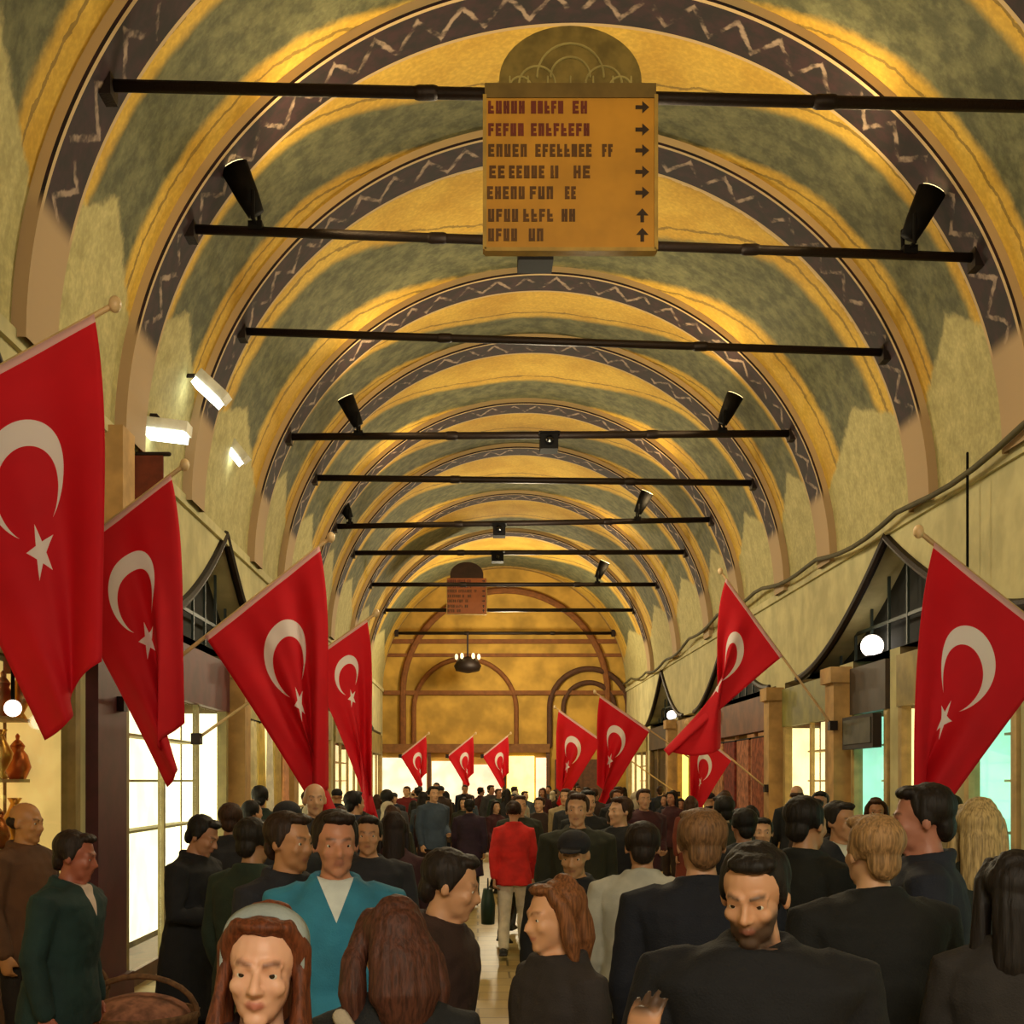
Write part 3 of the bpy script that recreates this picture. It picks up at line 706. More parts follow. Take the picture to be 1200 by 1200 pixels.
# ------------------------------------------------------------------ goods in the shops
def lathe_thing(name, label, cat, prof, m, p, group, n=16, lid=None):
    t = thing(name, label, cat, p, 0, group)
    G().lathe(prof, n=n).build('body', m, t, True)
    if lid: G().lathe(lid, n=n).build('lid', m, t, True)
    return t
M_BRASS = mat('brass', '#c08a3a', 0.3, 0.85); M_COPPER = mat('copper', '#a8602f', 0.35, 0.85)
vase = [(0.05, 0), (0.06, 0.01), (0.035, 0.05), (0.085, 0.14), (0.095, 0.19), (0.05, 0.27), (0.03, 0.32), (0.055, 0.36)]
jug = [(0.06, 0), (0.07, 0.02), (0.10, 0.09), (0.075, 0.18), (0.045, 0.22), (0.055, 0.25)]
lidp = [(0.056, 0.25), (0.03, 0.285), (0.012, 0.30), (0.018, 0.325), (0.004, 0.345)]
for zi, z in enumerate((1.362, 1.862, 2.312)):
    for k in range(5):
        y = 8.15 + 0.36 * k + 0.06 * zi
        p = (XL - 0.42, y, z)
        lv = ('lowest', 'middle', 'top')[zi]
        if (k + zi) % 2: lathe_thing('brass_jug', 'lidded copper jug on the %s shelf of the brass shop' % lv, 'jug', jug, M_COPPER, p, 'copper jugs on the %s brass shop shelf' % lv, lid=lidp)
        else: lathe_thing('brass_vase', 'slender brass vase on the %s shelf of the brass shop' % lv, 'vase', vase, M_BRASS, p, 'brass vases on the %s brass shop shelf' % lv)
# scarves hung in front of the yellow shop
def scarf(y, z1, wd, ln, m, label, xw=XL, sd=-1):
    t = thing('hanging_scarf', label, 'scarf', (xw - sd * 0.16, y, z1), 0, 'scarves hung along the left shop')
    v = []; f = []; nu, nv = 12, 14
    for i in range(nu + 1):
        for j in range(nv + 1):
            u = i / nu - 0.5; q = j / nv
            v.append((0.03 * math.sin(u * 14 + y) * (0.4 + q), u * wd * (1 - 0.15 * q), -q * ln + 0.04 * abs(u) * q))
    for i in range(nu):
        for j in range(nv): a = i * (nv + 1) + j; f.append((a, a + 1, a + nv + 2, a + nv + 1))
    o = mesh_obj('cloth', v, f, m, t, True); so = o.modifiers.new('thickness', 'SOLIDIFY'); so.thickness = 0.006
    G().tube([(0, -wd / 2 - 0.05, 0.01), (0, wd / 2 + 0.05, 0.01)], 0.012, 6).build('rail', M_BLACK, t)
    G().tube([(0, 0, 0.01), (sd * 0.16, 0, 0.05)], 0.010, 6).build('hook', M_BLACK, t)
SC = [('cream', '#e8dcae'), ('pale yellow', '#dcc068'), ('white', '#eee8d6'), ('sand', '#c2a668'), ('peach', '#dca07a')]
sn = ['beside the tan pier', 'second from the tan pier', 'third from the tan pier', 'fourth from the tan pier', 'fifth from the tan pier']
for k, (cn, cc) in enumerate(SC):
    scarf(16.5 + 0.68 * k, 2.62, 0.42, 1.25, mat('scarf_' + cn, cc, 0.85), '%s scarf hung before the yellow shop, %s' % (cn, sn[k]))
# dark box sign above the narrow aqua window; brown panels (carpets) by the brown shop
t = thing('box_sign', 'dark brown box sign over the narrow aqua window on the right', 'sign', (XR, 15.5, 2.24))
G().box(-0.16, -0.055, -0.62, 0.62, 0.0, 0.40).build('case', mat('box_brown', '#22160f', 0.7, var=0.4, scale=5), t)
G().box(-0.17, -0.16, -0.55, 0.55, 0.06, 0.36).build('face', mat('box_face', '#3c3824', 0.6, var=0.4, scale=4), t)
for k, (y, c, nm) in enumerate(((21.0, '#8c4a2c', 'rust'), (22.2, '#a5684a', 'pinkish brown'), (23.4, '#7a3022', 'dark red'), (24.5, '#b07a50', 'tan'))):
    t = thing('hanging_carpet', '%s carpet hung before the brown shop on the right' % nm, 'carpet', (XR - 0.14, y, 2.55), 0, 'carpets of the brown shop')
    G().box(-0.02, 0.02, -0.48, 0.48, -1.9, 0.0).build('pile', mat('carpet_' + nm.replace(' ', '_'), c, 0.95, var=0.45, scale=9), t)
    for z in (-1.98, ): 
        g = G()
        for i in range(24): yy = -0.47 + 0.94 * i / 23; g.box(-0.008, 0.008, yy - 0.008, yy + 0.008, z, -1.9)
        g.build('fringe', mat('fringe', '#d8c8a0', 0.9), t)
    G().tube([(0, -0.52, 0.01), (0, 0.52, 0.01)], 0.02, 6).build('rail', M_BLACK, t)
    G().tube([(0, 0, 0.01), (0.14, 0, 0.04)], 0.012, 6).build('hook', M_BLACK, t)
# baskets on the floor by the white shop
def basket(x, y, label, k=1.0):
    t = thing('wicker_basket', label, 'basket', (x, y, 0)); m = mat('wicker', '#6b4a2c', 0.8, var=0.4, scale=30)
    G().lathe([(0.20 * k, 0), (0.24 * k, 0.1), (0.30 * k, 0.62 * k), (0.31 * k, 0.66 * k), (0.28 * k, 0.66 * k), (0.2 * k, 0.3)], n=18).build('body', m, t, True)
    G().ell((0, 0, 0.62 * k), (0.27 * k, 0.27 * k, 0.13 * k)).build('cloth_heap', mat('heap', '#8a5b46', 0.9, var=0.5, scale=12), t, True)
    G().tube([(0.3 * k * math.cos(math.pi * i / 12), 0, 0.64 * k + 0.20 * k * math.sin(math.pi * i / 12)) for i in range(13)], 0.015, 6).build('handle', m, t, True)
basket(-1.75, 6.62, 'brown wicker basket on the floor, left of the man in the black suit')
basket(-2.55, 7.9, 'brown wicker basket on the floor beside the maroon pier side', 0.9)

# ------------------------------------------------------------------ people
def remesh(g, vox, smooth=3, fac=0.5):
    me = bpy.data.meshes.new('tmp'); me.from_pydata([tuple(v) for v in g.v], [], g.f)
    o = bpy.data.objects.new('tmp', me); COL.objects.link(o)
    r = o.modifiers.new('r', 'REMESH'); r.mode = 'VOXEL'; r.voxel_size = vox
    if smooth:
        s = o.modifiers.new('s', 'SMOOTH'); s.factor = fac; s.iterations = smooth
    dg = bpy.context.evaluated_depsgraph_get()
    out = bpy.data.meshes.new_from_object(o.evaluated_get(dg))
    bpy.data.objects.remove(o); bpy.data.meshes.remove(me)
    return out
def mverts(me):
    a = np.zeros(len(me.vertices) * 3, dtype=np.float32); me.vertices.foreach_get('co', a); return a.reshape(-1, 3)
def finish(me, name):
    me.name = name; me.polygons.foreach_set('use_smooth', [True] * len(me.polygons)); me.update(); return me
def wrinkle(me, amp, sc, zlo=-9):
    co = mverts(me); n = np.zeros(len(me.vertices) * 3, dtype=np.float32); me.vertices.foreach_get('normal', n); n = n.reshape(-1, 3)
    d = np.array([noise.noise((p[0] * sc, p[1] * sc, p[2] * sc * 0.6)) + 0.5 * noise.noise((p[0] * sc * 2.3, p[1] * sc * 2.3, p[2] * sc * 2.6 + 7)) for p in co])
    co = co + n * (d * amp)[:, None]; me.vertices.foreach_set('co', co.ravel()); me.update()
def strands(me):
    co = mverts(me); n = np.zeros(len(me.vertices) * 3, dtype=np.float32); me.vertices.foreach_get('normal', n); n = n.reshape(-1, 3)
    d = np.array([noise.noise((p[0] * 55, p[1] * 55, p[2] * 7)) for p in co]); co = co + n * (d * 0.0045)[:, None]
    me.vertices.foreach_set('co', co.ravel()); me.update()
def split(me, pred):
    """faces whose centre satisfies pred leave me and come back as a second mesh"""
    nf = len(me.polygons); c = np.zeros(nf * 3, dtype=np.float32); me.polygons.foreach_get('center', c); c = c.reshape(-1, 3)
    sel = pred(c); co = mverts(me); fs = [tuple(p.vertices) for p in me.polygons]
    def sub(mask, name):
        used = {}; vv = []; ff = []
        for f, m in zip(fs, mask):
            if not m: continue
            q = []
            for i in f:
                if i not in used: used[i] = len(vv); vv.append(tuple(co[i]))
                q.append(used[i])
            ff.append(q)
        n = bpy.data.meshes.new(name); n.from_pydata(vv, [], ff); return n
    return sub(~sel, me.name), sub(sel, 'patch')

NECK = Vector((0, 0.015, 1.50))
class Pose:
    """One person, 1.72 m tall, facing -Y, feet at the origin. yaw/pitch/roll turn the head; lean bends at the hips."""
    def __init__(s, yaw=0, pitch=0, roll=0, lean=0, stride=0.0, armL=None, armR=None, female=False, broad=1.0, curl=0.6):
        s.yaw, s.pitch, s.roll, s.lean, s.stride, s.female, s.broad, s.curl = yaw, pitch, roll, lean, stride, female, broad, curl
        s.sw = (0.168 if female else 0.19) * broad
        def_arm = lambda sg, sw: ((sg * (s.sw + 0.045), 0.03 + sw * 0.10, 1.13), (sg * (s.sw + 0.04), -0.05 + sw * 0.26, 0.89), (0, -0.1 + sw * 0.3, -1), (-sg, 0, 0))
        s.arm = {-1: armR or def_arm(-1, s.stride), 1: armL or def_arm(1, -s.stride)}
        s.HR = Matrix.Rotation(yaw, 3, 'Z') @ Matrix.Rotation(pitch, 3, 'X') @ Matrix.Rotation(roll, 3, 'Y')
        s.LR = Matrix.Rotation(lean, 3, 'X')
    def head(s, p): return s.lean_(NECK + s.HR @ (Vector(p) + Vector((0, 0, 1.60)) - NECK))     # head-local -> person
    def lean_(s, p): q = Vector((0, 0, 0.95)); return q + s.LR @ (Vector(p) - q)
    def unhead(s, co):                       # person -> head-local, numpy
        q = np.array((0, 0, 0.95)); L = np.array(s.LR); H = np.array(s.HR); n = np.array(NECK)
        a = (co - q) @ L + q; return (a - n) @ H + n - np.array((0, 0, 1.60))
    def upper(s, g): g.v = [s.lean_(v) for v in g.v]; return g
    def mapped(s, g): g.v = [s.head(v) for v in g.v]; return g
    def legs(s):
        st = s.stride; w = 0.085 if not s.female else 0.09
        out = []
        for sg in (-1, 1):
            d = st * sg
            out.append([Vector((sg * w, 0, 0.92)), Vector((sg * (w + 0.01), -0.02 - d * 0.12, 0.50)), Vector((sg * (w + 0.012), 0.02 - d * 0.34, 0.09 + (0.05 if d < 0 else 0))), d])
        return out
    def torso(s, pad, z0=None, flare=0.0):
        f = s.female; b = s.broad
        rings = [(0.84, 0.150, 0.105), (0.93, 0.172 if f else 0.160, 0.118), (1.08, 0.132 if f else 0.150, 0.100), (1.20, 0.145 if f else 0.162, 0.112 if not f else 0.12), (1.31, 0.165, 0.115), (1.385, s.sw - 0.012, 0.098), (1.435, s.sw - 0.055, 0.078), (1.475, 0.070, 0.066)]
        out = [(0, 0.012, z, rx * b + pad * (1 if z < 1.42 else 0.7), ry * b + pad * (1 if z < 1.42 else 0.7)) for z, rx, ry in rings]
        if z0 is not None:
            out = [r for r in out if r[2] > max(z0, 0.86) + 0.02]
            r0 = 0.165 * b + pad; out = [(0, 0.012, z0, r0 + flare, 0.125 * b + pad + flare * 0.8)] + ([(0, 0.012, 0.93, 0.170 * b + pad, 0.122 * b + pad)] if z0 < 0.88 else []) + [r for r in out if r[2] > 0.95]
        return out
    def arm_tube(s, g, pad, cut=1.0):
        for sg in (-1, 1):
            e, w_, hd, pn = s.arm[sg]; sh = Vector((sg * s.sw, 0.015, 1.395)); e, w_ = Vector(e), Vector(w_)
            we = e + (w_ - e) * cut
            k = 0.86 if s.female else 1.0
            g.tube([sh + Vector((-sg * 0.05, 0, 0.0)), sh, sh + (e - sh) * 0.5, e, e + (we - e) * 0.4, we], [0.060 * k + pad * 0.8, 0.056 * k + pad, 0.047 * k + pad, 0.039 * k + pad, 0.037 * k + pad, 0.027 * k + pad], 12)
    def hands(s, g, k=1.0):
        for sg in (-1, 1):
            e, w_, hd, pn = s.arm[sg]; w_ = Vector(w_); d = Vector(hd).normalized(); n = Vector(pn); n = (n - d * n.dot(d)).normalized(); sd = d.cross(n).normalized()
            if sg * sd.dot(Vector((0, -1, 0.2))) * 0 != 0: pass
            # thumb side: towards the front (-Y) of a hanging hand
            if sd.y > 0.2 or (abs(sd.y) <= 0.2 and sd.z < 0 and abs(sd.z) > 0.3): sd = -sd
            g.tube([w_ - d * 0.02, w_ + d * 0.025, w_ + d * 0.06, w_ + d * 0.088], [0.026, 0.036, 0.042, 0.040], 12, flat=0.42, up=n)
            for q, (o, L) in enumerate(((0.031, 0.070), (0.0105, 0.080), (-0.0105, 0.074), (-0.031, 0.058))):
                p = w_ + d * (0.085 - abs(o) * 0.15) + sd * o; a = s.curl * (0.7 + 0.12 * q); pts = [p - d * 0.015, p]
                for seg in (0.46, 0.31, 0.23):
                    dd = d * math.cos(a) + n * math.sin(a) + sd * o * 1.2; p = p + dd.normalized() * L * seg * 1.05; pts.append(p); a += s.curl * 0.75
                g.tube(pts, [0.0090, 0.0090, 0.0086, 0.0080, 0.0072], 8)
            p = w_ + d * 0.022 + sd * 0.026; d1 = (d * 0.72 + sd * 0.62 + n * 0.30).normalized(); d2 = (d * 0.9 + sd * 0.25 + n * 0.40).normalized()
            g.tube([p - d1 * 0.012, p + d1 * 0.036, p + d1 * 0.036 + d2 * 0.032], [0.0135, 0.0118, 0.0098], 8)
    def body(s, vox):
        g = G(); u = G()
        u.loft(s.torso(0.0)); s.arm_tube(u, 0.0); s.hands(u)
        u.tube([(0, 0.02, 1.43), (0, 0.012, 1.50)], [0.058, 0.054] if not s.female else [0.052, 0.047], 14)
        s.upper(u); g.add(u.v, u.f)
        for hip, kn, an, d in s.legs():
            k = 1.06 if s.female else 1.0
            g.tube([hip, hip + (kn - hip) * 0.5, kn, kn + (an - kn) * 0.35 + Vector((0, 0.012, 0)), an], [0.092 * k, 0.076 * k, 0.054, 0.052, 0.036], 14)
            g.tube([an + Vector((0, 0.035, -0.035)), an + Vector((0, -0.05, -0.045)), an + Vector((0, -0.16, -0.06))], [0.035, 0.036, 0.026], 10)
        h = G()
        h.ell((0, 0.018, 0.037), (0.075, 0.094, 0.082), 20, 14); h.ell((0, -0.020, -0.022), (0.061, 0.066, 0.080), 20, 14)
        jw = 0.046 if s.female else 0.054
        h.ell((0, -0.034, -0.064), (jw, 0.048, 0.040), 16, 10); h.ell((0, -0.066, -0.090), (0.026, 0.022, 0.019), 12, 8)
        h.tube([(0, 0.012, -0.11), (0, 0.012, -0.02)], 0.05 if not s.female else 0.045, 14)
        h.tube([(0, -0.078, 0.020), (0, -0.092, -0.002), (0, -0.103, -0.022)], [0.0072, 0.0092, 0.0115], 10); h.ell((0, -0.104, -0.024), (0.012, 0.011, 0.010), 10, 8)
        for q in (-1, 1):
            h.ell((q * 0.011, -0.092, -0.027), (0.009, 0.010, 0.008), 8, 6)
            h.tube([(q * 0.046, -0.060, 0.024), (q * 0.032, -0.074, 0.030), (q * 0.014, -0.081, 0.027)], [0.008, 0.0105, 0.0095], 8)
            h.ell((q * 0.036, -0.060, -0.020), (0.024, 0.022, 0.022), 12, 8)
            h.ell((q * 0.076, 0.014, -0.004), (0.011, 0.019, 0.031), 10, 8)
            h.tube([(q * 0.017, -0.072, 0.009), (q * 0.031, -0.0785, 0.0150), (q * 0.046, -0.067, 0.009)], 0.0054, 8); h.tube([(q * 0.018, -0.070, 0.004), (q * 0.031, -0.0745, -0.0035), (q * 0.045, -0.066, 0.004)], 0.0048, 8)
        h.tube([(-0.022, -0.079, -0.053), (-0.006, -0.0915, -0.0495), (0.006, -0.0915, -0.0495), (0.022, -0.079, -0.053)], [0.003, 0.0048, 0.0048, 0.003], 8)
        h.tube([(-0.020, -0.078, -0.056), (0, -0.0905, -0.0605), (0.020, -0.078, -0.056)], [0.003, 0.0056, 0.003], 8)
        s.mapped(h); g.add(h.v, h.f)
        me = remesh(g, vox, 2, 0.45)
        c = s.unhead(mverts(me)); x, y, z = np.abs(c[:, 0]), c[:, 1], c[:, 2]
        S = lambda v, a, b: np.clip((v - a) / (b - a), 0, 1)
        lip = S(0.0205 - 0.55 * np.abs(z + 0.0545) - x, -0.003, 0.003) * S(0.0085 - np.abs(z + 0.0545), -0.002, 0.002) * (y < -0.07)
        brow = S(0.0050 - np.abs(z - 0.0325 + np.abs(x - 0.034) * 0.25), -0.003, 0.003) * S(x, 0.010, 0.014) * S(0.048 - x, 0, 0.004) * (y < -0.05)
        edge = -0.040 + 0.35 * np.maximum(0, 0.045 - x) * 0 + 0.6 * np.maximum(0, x - 0.03)
        beard = S(edge - z, -0.012, 0.012) * S(z, -0.128, -0.108) * S(-0.012 - y, -0.012, 0.012)
        a = me.color_attributes.new('face', 'FLOAT_COLOR', 'POINT')
        a.data.foreach_set('color', np.stack([lip, brow, beard, np.ones_like(lip)], 1).astype(np.float32).ravel())
        return finish(me, 'person')
    def eyes(s):
        out = []
        for q in (-1, 1):
            g = G().ell((0, 0, 0), (0.0122, 0.0122, 0.0122), 16, 12, Matrix.Rotation(math.pi / 2, 3, 'X'))
            n = len(g.f); g.v = [s.head(v + Vector((q * 0.0315, -0.0675, 0.007))) for v in g.v]
            me = bpy.data.meshes.new('eye'); me.from_pydata([tuple(v) for v in g.v], [], g.f)
            ctr = s.head((q * 0.0315, -0.0675, 0.007)); fw = (s.head((q * 0.0315, -1, 0.007)) - ctr).normalized()
            mi = [1 if (p.center - ctr).normalized().dot(fw) > 0.885 else 0 for p in me.polygons]
            me.polygons.foreach_set('material_index', mi); out.append(finish(me, 'eye'))
        return out
    def top(s, kind, vox=0.011):
        """kind: jacket, coat, sweater"""
        pad = {'jacket': 0.030, 'coat': 0.034, 'sweater': 0.018}[kind]
        g = G(); u = G()
        if kind == 'coat':
            u.loft(s.torso(pad, 0.50, 0.035))
        else: u.loft(s.torso(pad, 0.80 if kind == 'jacket' else 0.86, 0.008))
        s.arm_tube(u, 0.022 if kind != 'sweater' else 0.013, 0.97)
        if kind != 'sweater':            # collar
            n = 18; pts = [(0.078 * math.cos(2 * math.pi * i / n), 0.018 + 0.074 * math.sin(2 * math.pi * i / n), 1.475 - 0.018 * (1 if math.sin(2 * math.pi * i / n) < 0 else -0.6) * abs(math.sin(2 * math.pi * i / n))) for i in range(n + 1)]
            u.tube(pts, 0.021, 8)
        else:
            n = 18; u.tube([(0.066 * math.cos(2 * math.pi * i / n), 0.018 + 0.062 * math.sin(2 * math.pi * i / n), 1.468) for i in range(n + 1)], 0.012, 8)
        s.upper(u); g.add(u.v, u.f)
        me = remesh(g, vox, 3, 0.5); wrinkle(me, 0.008, 9.0)
        return finish(me, kind)
    def trousers(s, vox=0.012):
        g = G().loft([(0, 0.012, 0.80, 0.15, 0.11), (0, 0.012, 0.86, 0.168, 0.122), (0, 0.012, 0.95, 0.170, 0.122), (0, 0.012, 1.03, 0.160, 0.115)])
        for hip, kn, an, d in s.legs():
            g.tube([hip, hip + (kn - hip) * 0.5, kn, kn + (an - kn) * 0.5, an + Vector((0, 0, 0.01))], [0.100, 0.088, 0.069, 0.064, 0.060], 14)
        me = remesh(g, vox, 3); wrinkle(me, 0.006, 11); return finish(me, 'trousers')
    def shoe(s, i):
        hip, kn, an, d = s.legs()[i]; g = G()
        g.tube([an + Vector((0, 0.045, -0.045)), an + Vector((0, -0.06, -0.045)), an + Vector((0, -0.17, -0.062))], [0.045, 0.046, 0.034], 12)
        g.tube([an + Vector((0, 0, 0.02)), an + Vector((0, 0, -0.04))], [0.046, 0.046], 12)
        dz = an.z - 0.09
        g.box(an.x - 0.043, an.x + 0.043, an.y - 0.20, an.y + 0.09, dz + 0.0, dz + 0.025)
        me = remesh(g, 0.009, 2)
        co = mverts(me); co[:, 2] = np.maximum(co[:, 2], dz + 0.002); me.vertices.foreach_set('co', co.ravel()); return finish(me, 'shoe')
    def hair(s, kind, vox=0.009):
        g = G()
        cap = lambda k=1.0, dy=0.0: g.ell((0, 0.034 + dy, 0.048), (0.087 * k, 0.092 * k, 0.083 * k), 20, 14)
        if kind in ('short', 'bald', 'long', 'wide', 'bob', 'bun', 'front'): cap(0.93 if kind == 'bald' else 1.0)
        if kind == 'bald': g = G(); g.ell((0, 0.045, 0.005), (0.085, 0.080, 0.045), 18, 10)
        if kind == 'short':
            for q in (-1, 1): g.ell((q * 0.072, 0.015, 0.020), (0.014, 0.03, 0.045), 10, 8)
            g.ell((0.008, -0.030, 0.100), (0.062, 0.046, 0.025), 14, 8)
            g.ell((0, 0.075, -0.02), (0.06, 0.04, 0.06), 12, 8)
        if kind in ('long', 'wide', 'bob', 'front'):
            zl = {'long': -0.30, 'wide': -0.20, 'bob': -0.13, 'front': -0.30}[kind]; wd = {'wide': 1.30, 'front': 0.92}.get(kind, 1.0)
            for q in (-1, 1):
                g.tube([(q * 0.052, -0.028, 0.098), (q * 0.078, 0.0, 0.05), (q * 0.086 * wd, 0.012, -0.03), (q * 0.094 * wd, 0.015, zl * 0.55), (q * 0.09 * wd, 0.02, zl)], [0.020, 0.024 if kind == 'front' else 0.026, (0.020 if kind == 'front' else 0.028) * wd, 0.030 * wd, 0.020], 12)
            g.tube([(0, 0.06, 0.08), (0, 0.085, -0.02), (0, 0.09, zl * 0.6), (0, 0.085, zl * 1.1)], [0.070, 0.075 * wd, 0.078 * wd, 0.05], 16, flat=0.62, up=(0, 1, 0))
            g.ell((0.0, -0.035, 0.102), (0.058, 0.040, 0.020), 14, 8)
            if kind == 'front':
                for q in (-1, 1): g.tube([(q * 0.080, 0.0, 0.03), (q * 0.084, -0.030, -0.05), (q * 0.090, -0.060, -0.14), (q * 0.085, -0.085, -0.24), (q * 0.07, -0.10, -0.33)], [0.014, 0.016, 0.022, 0.024, 0.010], 12)
        if kind == 'bun':
            g.ell((0, 0.125, 0.05), (0.042, 0.04, 0.042), 12, 10)
            for q in (-1, 1): g.ell((q * 0.070, 0.015, 0.020), (0.016, 0.035, 0.05), 10, 8)
        if kind == 'cap':
            g.ell((0, 0.020, 0.060), (0.090, 0.104, 0.074), 20, 12); g.ell((0, -0.095, 0.062), (0.062, 0.055, 0.010), 16, 8)
        if kind == 'headscarf':
            g.ell((0, 0.032, 0.040), (0.092, 0.098, 0.096), 20, 12)
            for q in (-1, 1): g.tube([(q * 0.074, -0.01, 0.05), (q * 0.074, -0.02, -0.05), (q * 0.03, -0.045, -0.125)], [0.022, 0.024, 0.03], 12)
            g.tube([(0, 0.05, -0.05), (0, 0.05, -0.16)], [0.085, 0.10], 16)
        s.mapped(g); me = remesh(g, vox, 3)
        if kind not in ('cap', 'headscarf'): strands(me)
        return finish(me, {'cap': 'cap', 'headscarf': 'headscarf'}.get(kind, 'hair'))

def skin(tone, brow='#1a120d', beard=False, lips='#a85a4e'):
    key = 'skin' + tone + brow + str(beard) + lips
    if key in MC: return MC[key]
    t = NT('skin'); c = lin(tone); nz = t.noise(14, t.coords(), 3)
    at = t.new('ShaderNodeAttribute'); at.attribute_name = 'face'; sp = t.new('ShaderNodeSeparateColor'); t.l.new(at.outputs['Color'], sp.inputs[0])
    k = t.mix(nz, tuple(x * 0.90 for x in c[:3]) + (1,), tuple(min(1, x * 1.08) for x in c[:3]) + (1,))
    if beard: k = t.mix(t.M('MULTIPLY', sp.outputs[2], 0.90), k, lin('#241a16'))
    k = t.mix(t.M('MULTIPLY', sp.outputs[0], 0.75), k, lin(lips)); k = t.mix(t.M('MULTIPLY', sp.outputs[1], 0.8), k, lin(brow))
    t.put(t.p.inputs['Base Color'], k)
    t.p.inputs['Roughness'].default_value = 0.5; t.p.inputs['Subsurface Weight'].default_value = 0.12
    t.p.inputs['Subsurface Radius'].default_value = (0.02, 0.008, 0.004); t.p.inputs['Subsurface Scale'].default_value = 0.3
    MC[key] = t.m; return t.m
M_EYEW = mat('eye_white', '#d8d2c4', 0.25); M_IRIS = mat('iris', '#2a1a10', 0.2)
def cloth(c): return mat('cloth_' + c, c, 0.85, var=0.22, scale=5, bump=0.25, bscale=160, sheen=0.0)
def hairm(c):
    if 'hair_' + c in MC: return MC['hair_' + c]
    t = NT('hair'); k = lin(c); sc = t.new('ShaderNodeVectorMath', operation='MULTIPLY'); t.l.new(t.coords(), sc.inputs[0]); sc.inputs[1].default_value = (130, 130, 14)
    nz = t.noise(1.0, sc.outputs[0], 3)
    t.put(t.p.inputs['Base Color'], t.mix(t.sm(nz, 0.3, 0.7), tuple(x * 0.6 for x in k[:3]) + (1,), tuple(min(1, x * 1.5) for x in k[:3]) + (1,)))
    t.p.inputs['Roughness'].default_value = 0.6; t.p.inputs['Specular IOR Level'].default_value = 0.3; t.bump(nz, 0.35, 0.01); MC['hair_' + c] = t.m; return t.m

CACHE = {}
def meshes(key, pose, tops, hairs, vox, fine=False):
    c = CACHE.setdefault(key, {})
    if 'body' not in c:
        c['body'] = pose.body(vox); c['eyes'] = pose.eyes(); c['trousers'] = pose.trousers(); c['shoes'] = [pose.shoe(0), pose.shoe(1)]
    for t_ in tops:
        if t_ not in c: c[t_] = pose.top(t_, 0.010 if fine else 0.013)
    for h in hairs:
        if h not in c: c[h] = pose.hair(h, 0.006 if fine else 0.009)
    return c
def part_obj(name, me, mats, parent):
    o = bpy.data.objects.new(name, me); COL.objects.link(o); o.parent = parent
    if len(me.materials) == 0:
        for _ in mats: me.materials.append(None)
    for i, m in enumerate(mats):
        o.material_slots[i].link = 'OBJECT'; o.material_slots[i].material = m
    return o
def person(key, pose, label, px, top, s, rz, upper='jacket', ucol='#14161c', tcol='#15161a', hair='short', hcol='#1a120d', tone='#b98a68', scol='#15110f', vox=0.010, fine=False, beard=False, lips=True, group=None, shirt=None, H=None, loc=None):
    """px, top: where the head is read in the photograph; s: pixels per metre there."""
    y = F / s if loc is None else loc[1]
    if H is None: H = EYE - (top - VY) / s
    x = (px - VX) / s if loc is None else loc[0]
    c = meshes(key, pose, [upper], [hair], vox, fine)
    k = H / 1.73
    b = part_obj('person', c['body'], [skin(tone, hcol if hair not in ('cap', 'headscarf') else '#1a120d', beard, '#a6544a' if pose.female else '#9a6050')], None)
    b.location = (x, y, 0); b.rotation_euler = (0, 0, rz); b.scale = (k, k, k)
    tag(b, label, 'person', group)
    for e in c['eyes']: part_obj('eye', e, [M_EYEW, M_IRIS], b)
    cm = c[upper]
    if shirt:
        kk = upper + '_cut'
        if kk not in c:
            LRt = np.array(pose.LR)
            def pred(q):
                a = (q - np.array((0, 0, 0.95))) @ LRt + np.array((0, 0, 0.95))
                return (a[:, 1] < -0.02) & (a[:, 2] < 1.49) & (np.abs(a[:, 0]) < (a[:, 2] - 1.33) * 0.42)
            bm = bmesh.new(); bm.from_mesh(cm)
            for q in (-1, 1):
                bmesh.ops.bisect_plane(bm, geom=bm.verts[:] + bm.edges[:] + bm.faces[:], plane_co=pose.lean_((0, 0, 1.33)), plane_no=pose.LR @ Vector((q, 0, -0.42)))
            cm = bpy.data.meshes.new(upper); bm.to_mesh(cm); bm.free()
            c[kk] = [finish(q, n_) for q, n_ in zip(split(cm, pred), (upper, 'shirt'))]
        cm = c[kk][0]; part_obj('shirt', c[kk][1], [cloth(shirt)], b)
    part_obj(upper, cm, [cloth(ucol)], b)
    part_obj('trousers', c['trousers'], [cloth(tcol)], b)
    for q in c['shoes']: part_obj('shoe', q, [mat('shoe_' + scol, scol, 0.4)], b)
    part_obj({'cap': 'cap', 'headscarf': 'headscarf'}.get(hair, 'hair'), c[hair], [cloth(hcol) if hair in ('cap', 'headscarf') else hairm(hcol)], b)
    return b
rad = math.radians
# --- the people who can be told apart
P1 = Pose(yaw=rad(-4), pitch=rad(2), roll=rad(3), female=True)
a = person('woman', P1, 'woman with a pale grey headband over long auburn hair, facing the camera', 306, 1066, 600, rad(4), 'coat', '#2a1214', '#15131a', 'front', '#5a2c14', '#d3a184', vox=0.0055, fine=True)
g = G()                                                     # headband
v = []; f = []
for i in range(37):
    th = math.pi * (-0.10 + 1.20 * i / 36)
    for w_ in (-0.026, 0.0, 0.026):
        for r_ in (0.0, 0.010):
            v.append(((0.0965 + r_ + w_ * 0.12) * (1 - 0.14 * abs(math.cos(th)) ** 6) * math.cos(th), 0.004 + w_ * 0.9, 0.036 + (0.0935 + r_ * 0.8 + w_ * 0.34 - abs(w_) * 0.12) * math.sin(th)))
for i in range(36):
    for (p, q) in ((0, 2), (2, 4), (4, 5), (5, 3), (3, 1), (1, 0)): f.append((i * 6 + p, i * 6 + q, i * 6 + 6 + q, i * 6 + 6 + p))
P1v = [P1.head(q) for q in v]
